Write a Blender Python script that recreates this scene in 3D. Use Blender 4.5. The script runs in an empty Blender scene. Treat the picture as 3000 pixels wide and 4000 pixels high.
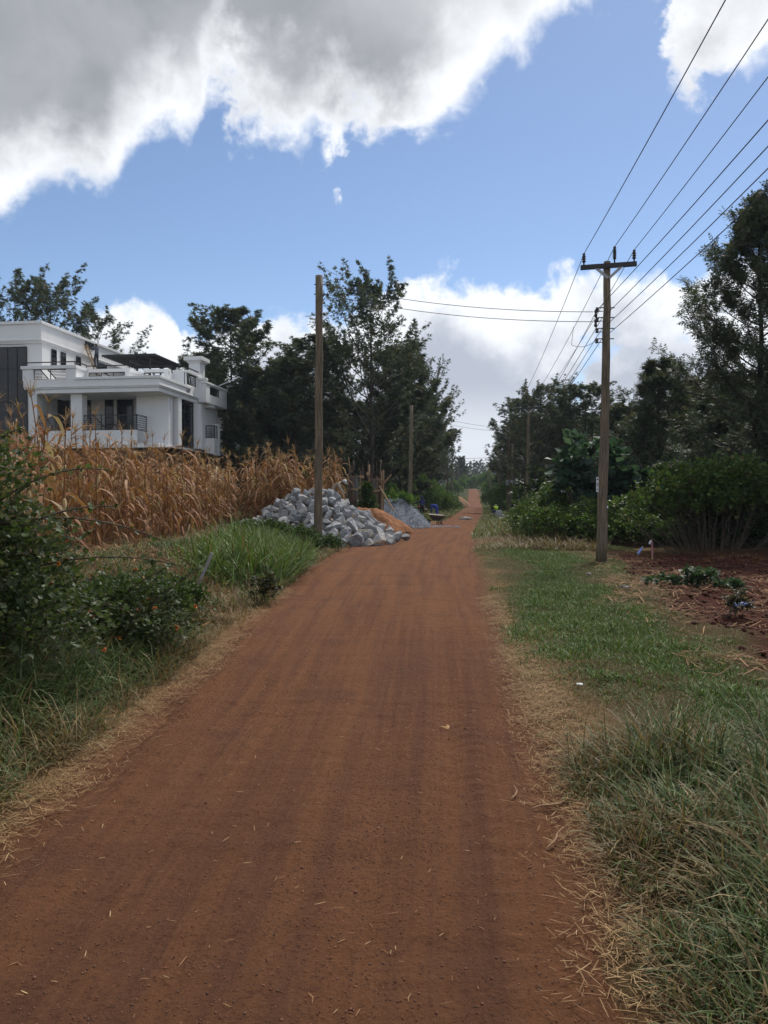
import bpy, bmesh, math, random
import numpy as np
from mathutils import Vector, Matrix
PI = math.pi
R = math.radians
scene = bpy.context.scene
COL = scene.collection

# ------------------------------------------------------------------ camera
F, CX, CY, HZ, CAMZ = 2900.0, 1500.0, 2000.0, 1945.0, 1.65
PITCH = math.atan((CY - HZ) / F)
cd = bpy.data.cameras.new('camera')
cd.sensor_width = 36.0
cd.lens = 36.0 * F / 4000.0
cd.clip_start = 0.05
cd.clip_end = 5000
cam = bpy.data.objects.new('camera', cd)
COL.objects.link(cam)
cam.location = (0, 0, CAMZ)
cam.rotation_euler = (PI / 2 - PITCH, 0, 0)
scene.camera = cam

# ------------------------------------------------------------------ light and exposure
SUN_EL, SUN_AZ = R(52), R(28)          # azimuth measured from +Y towards +X
SUNDIR = Vector((math.sin(SUN_AZ) * math.cos(SUN_EL), math.cos(SUN_AZ) * math.cos(SUN_EL), math.sin(SUN_EL)))
SKY_STRENGTH = 0.100
sd = bpy.data.lights.new('sun', 'SUN')
sd.energy = 2.3
sd.angle = R(7)
sd.color = (1.0, 0.95, 0.87)
sun = bpy.data.objects.new('sun', sd)
COL.objects.link(sun)
sun.rotation_euler = (-SUNDIR).to_track_quat('-Z', 'Y').to_euler()
vs = scene.view_settings
vs.view_transform = 'Standard'
vs.look = 'None'
vs.exposure = 0.46
vs.gamma = 1.0
vs.use_curve_mapping = False
scene.render.engine = 'CYCLES'
scene.cycles.use_denoising = True
scene.cycles.max_bounces = 6
scene.cycles.diffuse_bounces = 3
scene.cycles.glossy_bounces = 2
scene.cycles.transmission_bounces = 3
scene.cycles.transparent_max_bounces = 4
scene.cycles.sample_clamp_indirect = 4.0


def px_az(px): return math.atan((px - CX) / F)
def px_el(px, py): return math.atan((HZ - py) / math.hypot(F, px - CX))


class NT:
    """tiny node-building helper"""
    def __init__(self, tree):
        self.t = tree
        self.n = tree.nodes
        self.l = tree.links
    def new(self, typ, **kw):
        nd = self.n.new(typ)
        for k, v in kw.items():
            setattr(nd, k, v)
        return nd
    def put(self, sock, val):
        if hasattr(val, 'is_linked') or isinstance(val, bpy.types.NodeSocket):
            self.l.new(val, sock)
        else:
            sock.default_value = val
    def m(self, op, a, b=None, c=None, clamp=False):
        nd = self.new('ShaderNodeMath', operation=op)
        nd.use_clamp = clamp
        self.put(nd.inputs[0], a)
        if b is not None: self.put(nd.inputs[1], b)
        if c is not None: self.put(nd.inputs[2], c)
        return nd.outputs[0]
    def ss(self, v, a, b, lo=0.0, hi=1.0):
        nd = self.new('ShaderNodeMapRange', interpolation_type='SMOOTHSTEP')
        self.put(nd.inputs['Value'], v)
        nd.inputs['From Min'].default_value = a
        nd.inputs['From Max'].default_value = b
        nd.inputs['To Min'].default_value = lo
        nd.inputs['To Max'].default_value = hi
        return nd.outputs[0]
    def mix(self, f, a, b, blend='MIX'):
        nd = self.new('ShaderNodeMix', data_type='RGBA', blend_type=blend)
        self.put(nd.inputs[0], f)
        self.put(nd.inputs[6], a)
        self.put(nd.inputs[7], b)
        return nd.outputs[2]
    def noise(self, vec, scale, detail=4.0, rough=0.55, dist=0.0):
        nd = self.new('ShaderNodeTexNoise')
        if vec is not None: self.l.new(vec, nd.inputs['Vector'])
        nd.inputs['Scale'].default_value = scale
        nd.inputs['Detail'].default_value = detail
        nd.inputs['Roughness'].default_value = rough
        nd.inputs['Distortion'].default_value = dist
        return nd.outputs['Fac']
    def mapping(self, vec, scale=(1, 1, 1), loc=(0, 0, 0)):
        nd = self.new('ShaderNodeMapping')
        self.l.new(vec, nd.inputs[0])
        nd.inputs['Scale'].default_value = scale
        nd.inputs['Location'].default_value = loc
        return nd.outputs[0]
    def curve(self, v, pts):
        nd = self.new('ShaderNodeFloatCurve')
        c = nd.mapping.curves[0]
        nd.mapping.use_clip = False
        c.points[0].location = pts[0]
        c.points[1].location = pts[-1]
        for p in pts[1:-1]:
            c.points.new(p[0], p[1])
        for p in c.points:
            p.handle_type = 'AUTO_CLAMPED'
        nd.mapping.update()
        self.put(nd.inputs['Value'], v)
        return nd.outputs[0]


# ------------------------------------------------------------------ sky
def build_world():
    w = bpy.data.worlds.new('World')
    scene.world = w
    w.use_nodes = True
    t = NT(w.node_tree)
    t.n.clear()
    out = t.new('ShaderNodeOutputWorld')
    bg = t.new('ShaderNodeBackground')
    t.l.new(bg.outputs[0], out.inputs[0])
    sky = t.new('ShaderNodeTexSky', sky_type='NISHITA')
    sky.sun_disc = False
    sky.sun_elevation = SUN_EL
    sky.sun_rotation = SUN_AZ
    sky.altitude = 1600
    sky.air_density = 1.0
    sky.dust_density = 0.6
    sky.ozone_density = 1.5
    blue = t.mix(1.0, sky.outputs[0], (SKY_STRENGTH,) * 3 + (1,), 'MULTIPLY')
    tc = t.new('ShaderNodeTexCoord')
    d = tc.outputs['Generated']
    sep = t.new('ShaderNodeSeparateXYZ')
    t.l.new(d, sep.inputs[0])
    X, Y, Z = sep.outputs
    az = t.m('ARCTAN2', X, Y)
    el = t.m('ARCSINE', Z)
    # noises over the sphere of directions
    big = t.noise(d, 5.0, 2.0, 0.5)
    warp = t.new('ShaderNodeTexNoise')
    t.l.new(d, warp.inputs['Vector'])
    warp.inputs['Scale'].default_value = 7.0
    warp.inputs['Detail'].default_value = 3.0
    wv = t.new('ShaderNodeVectorMath', operation='MULTIPLY_ADD')
    t.l.new(warp.outputs['Color'], wv.inputs[0])
    wv.inputs[1].default_value = (0.05, 0.05, 0.05)
    t.l.new(d, wv.inputs[2])
    fine = t.noise(wv.outputs[0], 13.0, 11.0, 0.60)
    fine2 = t.noise(wv.outputs[0], 24.0, 10.0, 0.56)
    puff = t.noise(d, 9.0, 5.0, 0.5)
    fN = t.m('SUBTRACT', fine, 0.5)
    fN2 = t.m('SUBTRACT', fine2, 0.5)
    W = 0.62
    azw = t.m('ADD', az, t.m('MULTIPLY', fN, 0.12))
    u = t.m('DIVIDE', t.m('ADD', azw, W), 2 * W, clamp=True)
    win = t.ss(t.m('ABSOLUTE', az), 0.7, 1.3)
    low = [(0, 890), (250, 850), (400, 850), (520, 690), (620, 650), (770, 590), (835, 450), (960, 590), (1170, 640),
           (1260, 555), (1400, 590), (1600, 620), (1780, 540), (1900, 400), (2050, 280), (2180, 150), (2300, 60), (2420, 120),
           (2530, 110), (2620, 300), (2740, 380), (2860, 430), (3000, 350)]
    pts = [(0.0, 0.30)]
    for p in low:
        pts.append(((px_az(p[0]) + W) / (2 * W), px_el(*p)))
    pts.append((1.0, 0.46))
    e1 = t.curve(u, pts)
    e1 = t.m('ADD', t.m('MULTIPLY', e1, t.m('SUBTRACT', 1.0, win)), t.m('MULTIPLY', win, 0.42))
    top = [(0, 1290), (300, 1280), (430, 1230), (520, 1200), (620, 1195), (700, 1235), (770, 1330), (890, 1260), (980, 1210), (1080, 1215),
           (1200, 1240), (1350, 1230), (1480, 1180), (1580, 1110), (1680, 1075), (1800, 1075), (1920, 1115), (2020, 1130), (2120, 1085),
           (2220, 1062), (2400, 1075), (2600, 1085), (2750, 1065), (3000, 1050)]
    pts = [(0.0, 0.20)]
    for p in top:
        pts.append(((px_az(p[0]) + W) / (2 * W), px_el(*p)))
    pts.append((1.0, 0.26))
    e2 = t.curve(u, pts)
    e2 = t.m('ADD', t.m('MULTIPLY', e2, t.m('SUBTRACT', 1.0, win)), t.m('MULTIPLY', win, 0.22))
    # glow of the cloud towards the sun
    dp = t.new('ShaderNodeVectorMath', operation='DOT_PRODUCT')
    t.l.new(d, dp.inputs[0])
    dp.inputs[1].default_value = SUNDIR
    sunw = t.ss(dp.outputs['Value'], 0.85, 0.95)
    # upper cloud bank
    D1 = t.m('ADD', t.m('SUBTRACT', t.m('SUBTRACT', el, e1), 0.013), t.m('MULTIPLY', fN, 0.17))
    D1 = t.m('ADD', D1, t.m('MULTIPLY', fN2, 0.07))
    for (qx, qy, sa, se, am) in ((1345, 735, .030, .030, .075),):
        qa, qe = px_az(qx), px_el(qx, qy)
        g_ = t.m('ADD', t.m('POWER', t.m('DIVIDE', t.m('SUBTRACT', az, qa), sa), 2.0), t.m('POWER', t.m('DIVIDE', t.m('SUBTRACT', el, qe), se), 2.0))
        D1 = t.m('ADD', D1, t.m('MULTIPLY', t.m('MULTIPLY', t.m('EXPONENT', t.m('MULTIPLY', g_, -0.6)), am), t.m('MULTIPLY', t.m('SUBTRACT', fine2, 0.30), 3.2)))
    a1 = t.ss(D1, -0.008, 0.036)
    thick = t.ss(t.m('ADD', D1, t.m('MULTIPLY', t.m('SUBTRACT', puff, 0.5), 0.20)), 0.0, 0.12)
    grey = t.mix(sunw, (0.245, 0.255, 0.28, 1), (0.62, 0.63, 0.65, 1))
    tone = t.ss(t.m('ADD', t.m('MULTIPLY', t.noise(d, 6.5, 5.0, 0.55, 0.4), 0.75), t.m('MULTIPLY', puff, 0.25)), 0.36, 0.66)
    grey = t.mix(t.m('MULTIPLY', tone, 0.42), grey, (0.50, 0.515, 0.54, 1))
    c1 = t.mix(thick, (0.80, 0.815, 0.84, 1), grey)
    # wisps hanging below the bank
    wisp = t.ss(t.m('ADD', t.m('MULTIPLY', fN2, 0.5), t.m('MULTIPLY', t.m('SUBTRACT', el, e1), 1.6)), 0.0, 0.13)
    wisp = t.m('MULTIPLY', wisp, 0.0)
    # low cumulus
    D2 = t.m('ADD', t.m('SUBTRACT', e2, el), t.m('MULTIPLY', fN2, 0.095))
    D2 = t.m('ADD', D2, t.m('MULTIPLY', fN, 0.05))
    a2 = t.ss(D2, -0.004, 0.022)
    gaps = t.ss(t.m('ADD', fine, t.m('MULTIPLY', t.m('SUBTRACT', big, 0.5), 0.9)), 0.27, 0.40)
    a2 = t.m('MULTIPLY', a2, t.m('MAXIMUM', gaps, t.ss(D2, 0.10, 0.02)))
    sh2 = t.ss(t.m('ADD', D2, t.m('MULTIPLY', t.m('SUBTRACT', puff, 0.5), 0.32)), 0.03, 0.155)
    hz = t.ss(el, 0.16, 0.05)
    sh2 = t.m('MULTIPLY', sh2, t.m('SUBTRACT', 1.0, t.m('MULTIPLY', hz, 0.7)))
    c2 = t.mix(sh2, (0.78, 0.80, 0.83, 1), (0.38, 0.41, 0.48, 1))
    c2 = t.mix(t.m('MULTIPLY', hz, 0.6), c2, (0.58, 0.62, 0.68, 1))
    colr = t.mix(t.m('MULTIPLY', a2, 0.97), blue, c2)
    colr = t.mix(t.m('MULTIPLY', a1, 0.99), colr, c1)
    t.l.new(colr, bg.inputs[0])
    bg.inputs[1].default_value = 1.0
    w.cycles.sampling_method = 'MANUAL'
    w.cycles.sample_map_resolution = 1024


build_world()


# ------------------------------------------------------------------ picture -> place
def ray(px, py):
    dx, dz = (px - CX) / F, (CY - py) / F
    return dx, math.cos(PITCH) + dz * math.sin(PITCH), dz * math.cos(PITCH) - math.sin(PITCH)

def P(px, py, Y):
    x, y, z = ray(px, py)
    k = Y / y
    return Vector((x * k, Y, CAMZ + z * k))

def XA(px, Y): return (px - CX) / F * Y
def ZA(py, Y): return CAMZ + (HZ - py) / F * Y
def DY(py, z=0.0): return (CAMZ - z) * F / (py - HZ)


# ------------------------------------------------------------------ helpers
def sst(a, b, x):
    t = np.clip((x - a) / (b - a), 0, 1)
    return t * t * (3 - 2 * t)

def vnoise(x, y, seed=0):
    """cheap value noise, numpy"""
    x = np.asarray(x, float); y = np.asarray(y, float)
    xi = np.floor(x).astype(np.int64); yi = np.floor(y).astype(np.int64)
    fx = x - xi; fy = y - yi
    fx = fx * fx * (3 - 2 * fx); fy = fy * fy * (3 - 2 * fy)
    def h(a, b):
        n = (a * 374761393 + b * 668265263 + seed * 982451653) & 0x7fffffff
        n = ((n ^ (n >> 13)) * 1274126177) & 0x7fffffff
        n = n ^ (n >> 16)
        return (n & 0xffff) / 65535.0
    return (h(xi, yi) * (1 - fx) + h(xi + 1, yi) * fx) * (1 - fy) + (h(xi, yi + 1) * (1 - fx) + h(xi + 1, yi + 1) * fx) * fy

def fbm(x, y, seed=0, o=4):
    s, a, tot = 0, 1.0, 0
    for k in range(o):
        s = s + a * vnoise(np.asarray(x) * 2 ** k, np.asarray(y) * 2 ** k, seed + k)
        tot += a
        a *= 0.5
    return s / tot

def mesh_np(name, V, Fq, col=None, smooth=False, mat=None, uv=None):
    V = np.asarray(V, np.float32).reshape(-1, 3)
    Fq = np.asarray(Fq, np.int32)
    me = bpy.data.meshes.new(name)
    me.vertices.add(len(V))
    me.vertices.foreach_set('co', V.ravel())
    k = Fq.shape[1]
    me.loops.add(Fq.size)
    me.loops.foreach_set('vertex_index', Fq.ravel())
    me.polygons.add(len(Fq))
    me.polygons.foreach_set('loop_start', np.arange(0, Fq.size, k, dtype=np.int32))
    me.polygons.foreach_set('loop_total', np.full(len(Fq), k, np.int32))
    me.polygons.foreach_set('use_smooth', np.full(len(Fq), bool(smooth)))
    if col is not None:
        a = me.color_attributes.new('Col', 'FLOAT_COLOR', 'POINT')
        c = np.ones((len(V), 4), np.float32)
        c[:, :3] = col
        a.data.foreach_set('color', c.ravel())
    if uv is not None:
        ul = me.uv_layers.new(name='UVMap')
        ul.data.foreach_set('uv', np.asarray(uv, np.float32)[Fq.ravel()].ravel())
    me.update(calc_edges=True)
    if mat is not None:
        me.materials.append(mat)
    return me

def link(name, me, parent=None, loc=None, rot=None, scale=None):
    o = bpy.data.objects.new(name, me)
    COL.objects.link(o)
    if parent is not None: o.parent = parent
    if loc is not None: o.location = loc
    if rot is not None: o.rotation_euler = rot
    if scale is not None: o.scale = scale if hasattr(scale, '__len__') else (scale,) * 3
    return o

def tag(o, label=None, cat=None, group=None, kind=None):
    if label: o['label'] = label
    if cat: o['category'] = cat
    if group: o['group'] = group
    if kind: o['kind'] = kind
    return o

def thing(name, label, cat, loc=(0, 0, 0), rz=0.0, group=None, scale=None):
    o = link(name, None, None, loc, (0, 0, rz), scale)
    return tag(o, label, cat, group)

def copy_tree(o, parent=None):
    c = o.copy()
    COL.objects.link(c)
    if parent is not None: c.parent = parent
    for ch in list(o.children):
        copy_tree(ch, c)
    return c


class MB:
    """collects quads and triangles, builds one mesh"""
    def __init__(self):
        self.v, self.f = [], []
    def add(self, vs, fs):
        o = len(self.v)
        self.v += [tuple(v) for v in vs]
        self.f += [tuple(i + o for i in f) for f in fs]
        return self
    def box(self, a, b, tr=None):
        x0, y0, z0 = a; x1, y1, z1 = b
        vs = [Vector(p) for p in ((x0, y0, z0), (x1, y0, z0), (x1, y1, z0), (x0, y1, z0), (x0, y0, z1), (x1, y0, z1), (x1, y1, z1), (x0, y1, z1))]
        if tr is not None: vs = [tr @ v for v in vs]
        return self.add(vs, [(0, 3, 2, 1), (4, 5, 6, 7), (0, 1, 5, 4), (1, 2, 6, 5), (2, 3, 7, 6), (3, 0, 4, 7)])
    def bar(self, p, q, w, h=None, up=(0, 0, 1)):
        """box-section bar from p to q"""
        h = h or w
        p, q = Vector(p), Vector(q)
        d = (q - p).normalized()
        u = Vector(up)
        s = d.cross(u)
        if s.length < 1e-4: s = d.cross(Vector((1, 0, 0)))
        s.normalize()
        u = s.cross(d)
        vs = []
        for c in (p, q):
            for a, b in ((-1, -1), (1, -1), (1, 1), (-1, 1)):
                vs.append(c + s * (a * w / 2) + u * (b * h / 2))
        return self.add(vs, [(3, 2, 1, 0), (4, 5, 6, 7), (0, 1, 5, 4), (1, 2, 6, 5), (2, 3, 7, 6), (3, 0, 4, 7)])
    def tube(self, pts, rad, n=8, cap=True):
        pts = [Vector(p) for p in pts]
        if not hasattr(rad, '__len__'): rad = [rad] * len(pts)
        o = len(self.v)
        ref = Vector((0.31, 0.22, 0.92)).normalized()
        for i, p in enumerate(pts):
            d = (pts[min(i + 1, len(pts) - 1)] - pts[max(i - 1, 0)]).normalized()
            s = d.cross(ref)
            if s.length < 0.05: s = d.cross(Vector((1, 0, 0)))
            s.normalize()
            u = s.cross(d)
            for k in range(n):
                a = 2 * PI * k / n
                self.v.append(tuple(p + (s * math.cos(a) + u * math.sin(a)) * rad[i]))
        for i in range(len(pts) - 1):
            for k in range(n):
                a, b = o + i * n + k, o + i * n + (k + 1) % n
                self.f.append((a, b, b + n, a + n))
        if cap:
            self.f.append(tuple(o + k for k in range(n))[::-1])
            self.f.append(tuple(o + (len(pts) - 1) * n + k for k in range(n)))
        return self
    def lathe(self, prof, c=(0, 0, 0), n=12, axis='z'):
        o = len(self.v)
        for r, z in prof:
            for k in range(n):
                a = 2 * PI * k / n
                x, y = r * math.cos(a), r * math.sin(a)
                p = (x, y, z) if axis == 'z' else ((x, z, y) if axis == 'y' else (z, x, y))
                self.v.append((c[0] + p[0], c[1] + p[1], c[2] + p[2]))
        for i in range(len(prof) - 1):
            for k in range(n):
                a, b = o + i * n + k, o + i * n + (k + 1) % n
                self.f.append((a, b, b + n, a + n))
        self.f.append(tuple(o + k for k in range(n))[::-1])
        self.f.append(tuple(o + (len(prof) - 1) * n + k for k in range(n)))
        return self
    def ellip(self, c, r, n=10, m=7):
        prof = [(max(math.sin(PI * i / m), 0.02), -math.cos(PI * i / m)) for i in range(m + 1)]
        o = len(self.v)
        self.lathe(prof, (0, 0, 0), n)
        for i in range(o, len(self.v)):
            x, y, z = self.v[i]
            self.v[i] = (c[0] + x * r[0], c[1] + y * r[1], c[2] + z * r[2])
        return self
    def mesh(self, name, mat=None, smooth=False, bevel=0.0):
        me = bpy.data.meshes.new(name)
        me.from_pydata(self.v, [], self.f)
        if bevel:
            bm = bmesh.new()
            bm.from_mesh(me)
            bmesh.ops.remove_doubles(bm, verts=bm.verts, dist=1e-5)
            bmesh.ops.bevel(bm, geom=list(bm.edges), offset=bevel, segments=1, affect='EDGES')
            bm.to_mesh(me)
            bm.free()
        if smooth:
            me.polygons.foreach_set('use_smooth', np.full(len(me.polygons), True))
        me.update()
        if mat is not None: me.materials.append(mat)
        return me
    def build(self, name, mat, parent=None, smooth=False, bevel=0.0, **kw):
        return link(name, self.mesh(name, mat, smooth, bevel), parent, **kw)


# ------------------------------------------------------------------ materials
MATS = {}
def material(name):
    m = bpy.data.materials.new(name)
    m.use_nodes = True
    t = NT(m.node_tree)
    t.n.clear()
    out = t.new('ShaderNodeOutputMaterial')
    MATS[name] = m
    return m, t, out

def principled(t, out, color, rough=0.8, spec=0.3, bump=None, bump_s=0.3, bump_d=0.02, metal=0.0):
    b = t.new('ShaderNodeBsdfPrincipled')
    t.put(b.inputs['Base Color'], color)
    t.put(b.inputs['Roughness'], rough)
    b.inputs['Specular IOR Level'].default_value = spec
    b.inputs['Metallic'].default_value = metal
    if bump is not None:
        bp = t.new('ShaderNodeBump')
        bp.inputs['Strength'].default_value = bump_s
        bp.inputs['Distance'].default_value = bump_d
        t.l.new(bump, bp.inputs['Height'])
        t.l.new(bp.outputs[0], b.inputs['Normal'])
    t.l.new(b.outputs[0], out.inputs[0])
    return b

def c4(c): return (c[0], c[1], c[2], 1.0)

def mat_simple(name, c, c2=None, scale=6.0, rough=0.8, spec=0.3, bump=0.25, bd=0.01, metal=0.0, stretch=(1, 1, 1), rnd=0.0):
    m, t, out = material(name)
    tc = t.new('ShaderNodeTexCoord')
    v = t.mapping(tc.outputs['Object'], stretch)
    n = t.noise(v, scale, 6.0, 0.6)
    c2 = c2 or tuple(x * 0.72 for x in c)
    col = t.mix(t.ss(n, 0.32, 0.68), c4(c), c4(c2))
    if rnd:
        oi = t.new('ShaderNodeObjectInfo')
        f = t.m('ADD', 1.0 - rnd, t.m('MULTIPLY', oi.outputs['Random'], 2 * rnd))
        cb = t.new('ShaderNodeCombineXYZ')
        for i in range(3): t.l.new(f, cb.inputs[i])
        col = t.mix(1.0, col, cb.outputs[0], 'MULTIPLY')
    fine = t.noise(v, scale * 7, 5.0, 0.6)
    principled(t, out, col, rough, spec, fine, bump, bd, metal)
    return m

def mat_leaf(name, tint=(1, 1, 1), trans=0.25, rough=0.55, spec=0.25):
    """leaf material: colour from the leaf's own vertex colour"""
    m, t, out = material(name)
    at = t.new('ShaderNodeAttribute', attribute_name='Col')
    oi = t.new('ShaderNodeObjectInfo')
    col = t.mix(1.0, at.outputs['Color'], c4(tint), 'MULTIPLY')
    b = t.new('ShaderNodeBsdfPrincipled')
    t.l.new(col, b.inputs['Base Color'])
    b.inputs['Roughness'].default_value = rough
    b.inputs['Specular IOR Level'].default_value = spec
    tr = t.new('ShaderNodeBsdfTranslucent')
    t.l.new(t.mix(1.0, col, (1.05, 1.1, 0.6, 1), 'MULTIPLY'), tr.inputs[0])
    mx = t.new('ShaderNodeMixShader')
    mx.inputs[0].default_value = trans
    t.l.new(b.outputs[0], mx.inputs[1])
    t.l.new(tr.outputs[0], mx.inputs[2])
    t.l.new(mx.outputs[0], out.inputs[0])
    return m

def mat_road():
    m, t, out = material('red_dirt_road')
    uvn = t.new('ShaderNodeUVMap', uv_map='UVMap')
    uv = uvn.outputs[0]
    tc = t.new('ShaderNodeTexCoord')
    ob = tc.outputs['Object']
    streak = t.noise(t.mapping(uv, (5.0, 0.22, 1)), 1.0, 6.0, 0.6)
    streak2 = t.noise(t.mapping(uv, (16.0, 0.35, 1)), 1.0, 4.0, 0.55)
    patch = t.noise(ob, 1.1, 5.0, 0.6)
    fine = t.noise(ob, 48.0, 8.0, 0.8)
    mid = t.noise(ob, 14.0, 7.0, 0.7)
    col = t.mix(t.ss(streak, 0.36, 0.66), (0.205, 0.090, 0.043, 1), (0.148, 0.066, 0.037, 1))
    col = t.mix(t.m('MULTIPLY', t.ss(streak2, 0.45, 0.72), 0.45), col, (0.225, 0.105, 0.054, 1))
    col = t.mix(t.m('MULTIPLY', t.ss(patch, 0.50, 0.72), 0.55), col, (0.118, 0.056, 0.036, 1))
    col = t.mix(t.m('MULTIPLY', t.ss(mid, 0.53, 0.70), 0.40), col, (0.088, 0.036, 0.020, 1))
    col = t.mix(t.m('MULTIPLY', t.ss(fine, 0.52, 0.66), 0.75), col, (0.055, 0.026, 0.018, 1))
    col = t.mix(t.m('MULTIPLY', t.ss(fine, 0.46, 0.34), 0.55), col, (0.235, 0.115, 0.064, 1))
    h = t.m('ADD', t.m('MULTIPLY', fine, 0.8), t.m('ADD', mid, t.m('MULTIPLY', streak2, 0.5)))
    principled(t, out, col, 0.95, 0.12, h, 0.9, 0.035)
    return m

def mat_ground():
    m, t, out = material('ground_soil')
    at = t.new('ShaderNodeAttribute', attribute_name='Col')
    tc = t.new('ShaderNodeTexCoord')
    ob = tc.outputs['Object']
    n1 = t.noise(ob, 2.2, 6.0, 0.65)
    n2 = t.noise(ob, 38.0, 6.0, 0.7)
    col = t.mix(t.m('MULTIPLY', t.ss(n1, 0.4, 0.7), 0.5), at.outputs['Color'], t.mix(1.0, at.outputs['Color'], (0.55, 0.55, 0.55, 1), 'MULTIPLY'))
    col = t.mix(t.m('MULTIPLY', t.ss(n2, 0.5, 0.72), 0.6), col, t.mix(1.0, at.outputs['Color'], (0.40, 0.36, 0.34, 1), 'MULTIPLY'))
    principled(t, out, col, 0.95, 0.1, t.m('ADD', n2, t.m('MULTIPLY', n1, 1.5)), 0.7, 0.05)
    return m

def mat_wood_pole(name, c, c2):
    m, t, out = material(name)
    tc = t.new('ShaderNodeTexCoord')
    g = t.noise(t.mapping(tc.outputs['Object'], (1, 1, 0.06)), 34.0, 6.0, 0.6)
    b = t.noise(t.mapping(tc.outputs['Object'], (1, 1, 0.35)), 2.2, 4.0, 0.6)
    k = t.noise(tc.outputs['Object'], 5.0, 2.0, 0.5)
    col = t.mix(t.ss(g, 0.38, 0.64), c4(c), c4(c2))
    col = t.mix(t.m('MULTIPLY', t.ss(b, 0.45, 0.7), 0.55), col, c4(tuple(x * 0.55 for x in c2)))
    col = t.mix(t.m('MULTIPLY', t.ss(k, 0.70, 0.76), 0.8), col, (0.03, 0.025, 0.02, 1))
    principled(t, out, col, 0.85, 0.2, g, 0.5, 0.012)
    return m

def mat_wall():
    m, t, out = material('white_wall_paint')
    tc = t.new('ShaderNodeTexCoord')
    n = t.noise(t.mapping(tc.outputs['Object'], (1, 1, 0.25)), 1.4, 6.0, 0.65)
    f = t.noise(tc.outputs['Object'], 30, 4.0, 0.6)
    col = t.mix(t.m('MULTIPLY', t.ss(n, 0.42, 0.75), 0.35), (0.80, 0.80, 0.80, 1), (0.66, 0.655, 0.64, 1))
    principled(t, out, col, 0.65, 0.3, f, 0.12, 0.01)
    return m

def mat_stone():
    m, t, out = material('quarry_stone')
    tc = t.new('ShaderNodeTexCoord')
    oi = t.new('ShaderNodeObjectInfo')
    sh = t.new('ShaderNodeVectorMath', operation='ADD')
    t.l.new(tc.outputs['Object'], sh.inputs[0])
    cb = t.new('ShaderNodeCombineXYZ')
    t.l.new(t.m('MULTIPLY', oi.outputs['Random'], 40.0), cb.inputs[0])
    t.l.new(cb.outputs[0], sh.inputs[1])
    v = sh.outputs[0]
    n = t.noise(v, 3.2, 6.0, 0.65)
    f = t.noise(v, 22.0, 6.0, 0.7)
    base = t.mix(t.ss(n, 0.35, 0.62), (0.33, 0.345, 0.365, 1), (0.50, 0.51, 0.52, 1))
    tan = t.m('MULTIPLY', t.ss(oi.outputs['Random'], 0.62, 1.0), t.ss(n, 0.44, 0.60))
    base = t.mix(tan, base, (0.50, 0.39, 0.26, 1))
    base = t.mix(t.m('MULTIPLY', t.ss(f, 0.52, 0.72), 0.6), base, (0.10, 0.108, 0.12, 1))
    f2 = t.m('ADD', 0.62, t.m('MULTIPLY', oi.outputs['Random'], 0.5))
    cc = t.new('ShaderNodeCombineXYZ')
    for i in range(3): t.l.new(f2, cc.inputs[i])
    base = t.mix(1.0, base, cc.outputs[0], 'MULTIPLY')
    principled(t, out, base, 0.85, 0.25, t.m('ADD', f, n), 0.6, 0.03)
    return m

def mat_glass_dark(name='dark_glass', c=(0.012, 0.015, 0.02), rough=0.04):
    m, t, out = material(name)
    tc = t.new('ShaderNodeTexCoord')
    n = t.noise(tc.outputs['Object'], 0.8, 2.0, 0.5)
    principled(t, out, c4(c), rough, 0.35, n, 0.03, 0.02)
    return m

def mat_col(name, rough=0.85, spec=0.15):
    """colour straight from the vertex colour of each little piece"""
    m, t, out = material(name)
    at = t.new('ShaderNodeAttribute', attribute_name='Col')
    tc = t.new('ShaderNodeTexCoord')
    principled(t, out, at.outputs['Color'], rough, spec)
    return m

mat_road(); mat_ground(); mat_wall(); mat_stone(); mat_glass_dark()
mat_leaf('tree_leaf', trans=0.3, rough=0.5, spec=0.3)
mat_leaf('bush_leaf', trans=0.36, rough=0.5, spec=0.3)
mat_leaf('grass_blade', trans=0.22, rough=0.55, spec=0.25)
mat_leaf('dry_maize', trans=0.22, rough=0.65, spec=0.2)
mat_leaf('dry_straw', trans=0.08, rough=0.75, spec=0.2)
mat_col('grit'); mat_col('flower_petal', 0.6, 0.2)
mat_simple('bark', (0.085, 0.070, 0.058), (0.050, 0.042, 0.036), 9, 0.9, 0.15, 0.6, 0.03, stretch=(1, 1, 0.3))
mat_simple('dry_twig', (0.42, 0.27, 0.16), (0.28, 0.17, 0.10), 20, 0.85, 0.15, 0.3, 0.004)
mat_simple('twig', (0.16, 0.125, 0.095), (0.085, 0.065, 0.05), 20, 0.9, 0.1, 0.4, 0.01)
mat_wood_pole('pole_wood', (0.225, 0.18, 0.125), (0.115, 0.09, 0.062))
mat_wood_pole('pole_wood_green', (0.215, 0.185, 0.12), (0.13, 0.11, 0.07))
mat_simple('dark_steel', (0.022, 0.023, 0.026), (0.035, 0.034, 0.036), 12, 0.5, 0.4, 0.1)
mat_simple('black_rail', (0.012, 0.012, 0.014), (0.02, 0.02, 0.022), 12, 0.45, 0.4, 0.05)
mat_simple('insulator', (0.020, 0.018, 0.020), (0.03, 0.026, 0.026), 14, 0.25, 0.5, 0.05)
mat_simple('wire', (0.05, 0.052, 0.055), None, 8, 0.5, 0.4, 0.05)
mat_simple('galvanised', (0.42, 0.44, 0.46), (0.30, 0.32, 0.34), 9, 0.5, 0.4, 0.1)
mat_simple('white_paper', (0.72, 0.73, 0.76), (0.60, 0.61, 0.64), 9, 0.7, 0.3, 0.1)
mat_simple('ink', (0.03, 0.03, 0.04), None, 9, 0.7, 0.2, 0.05)
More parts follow.
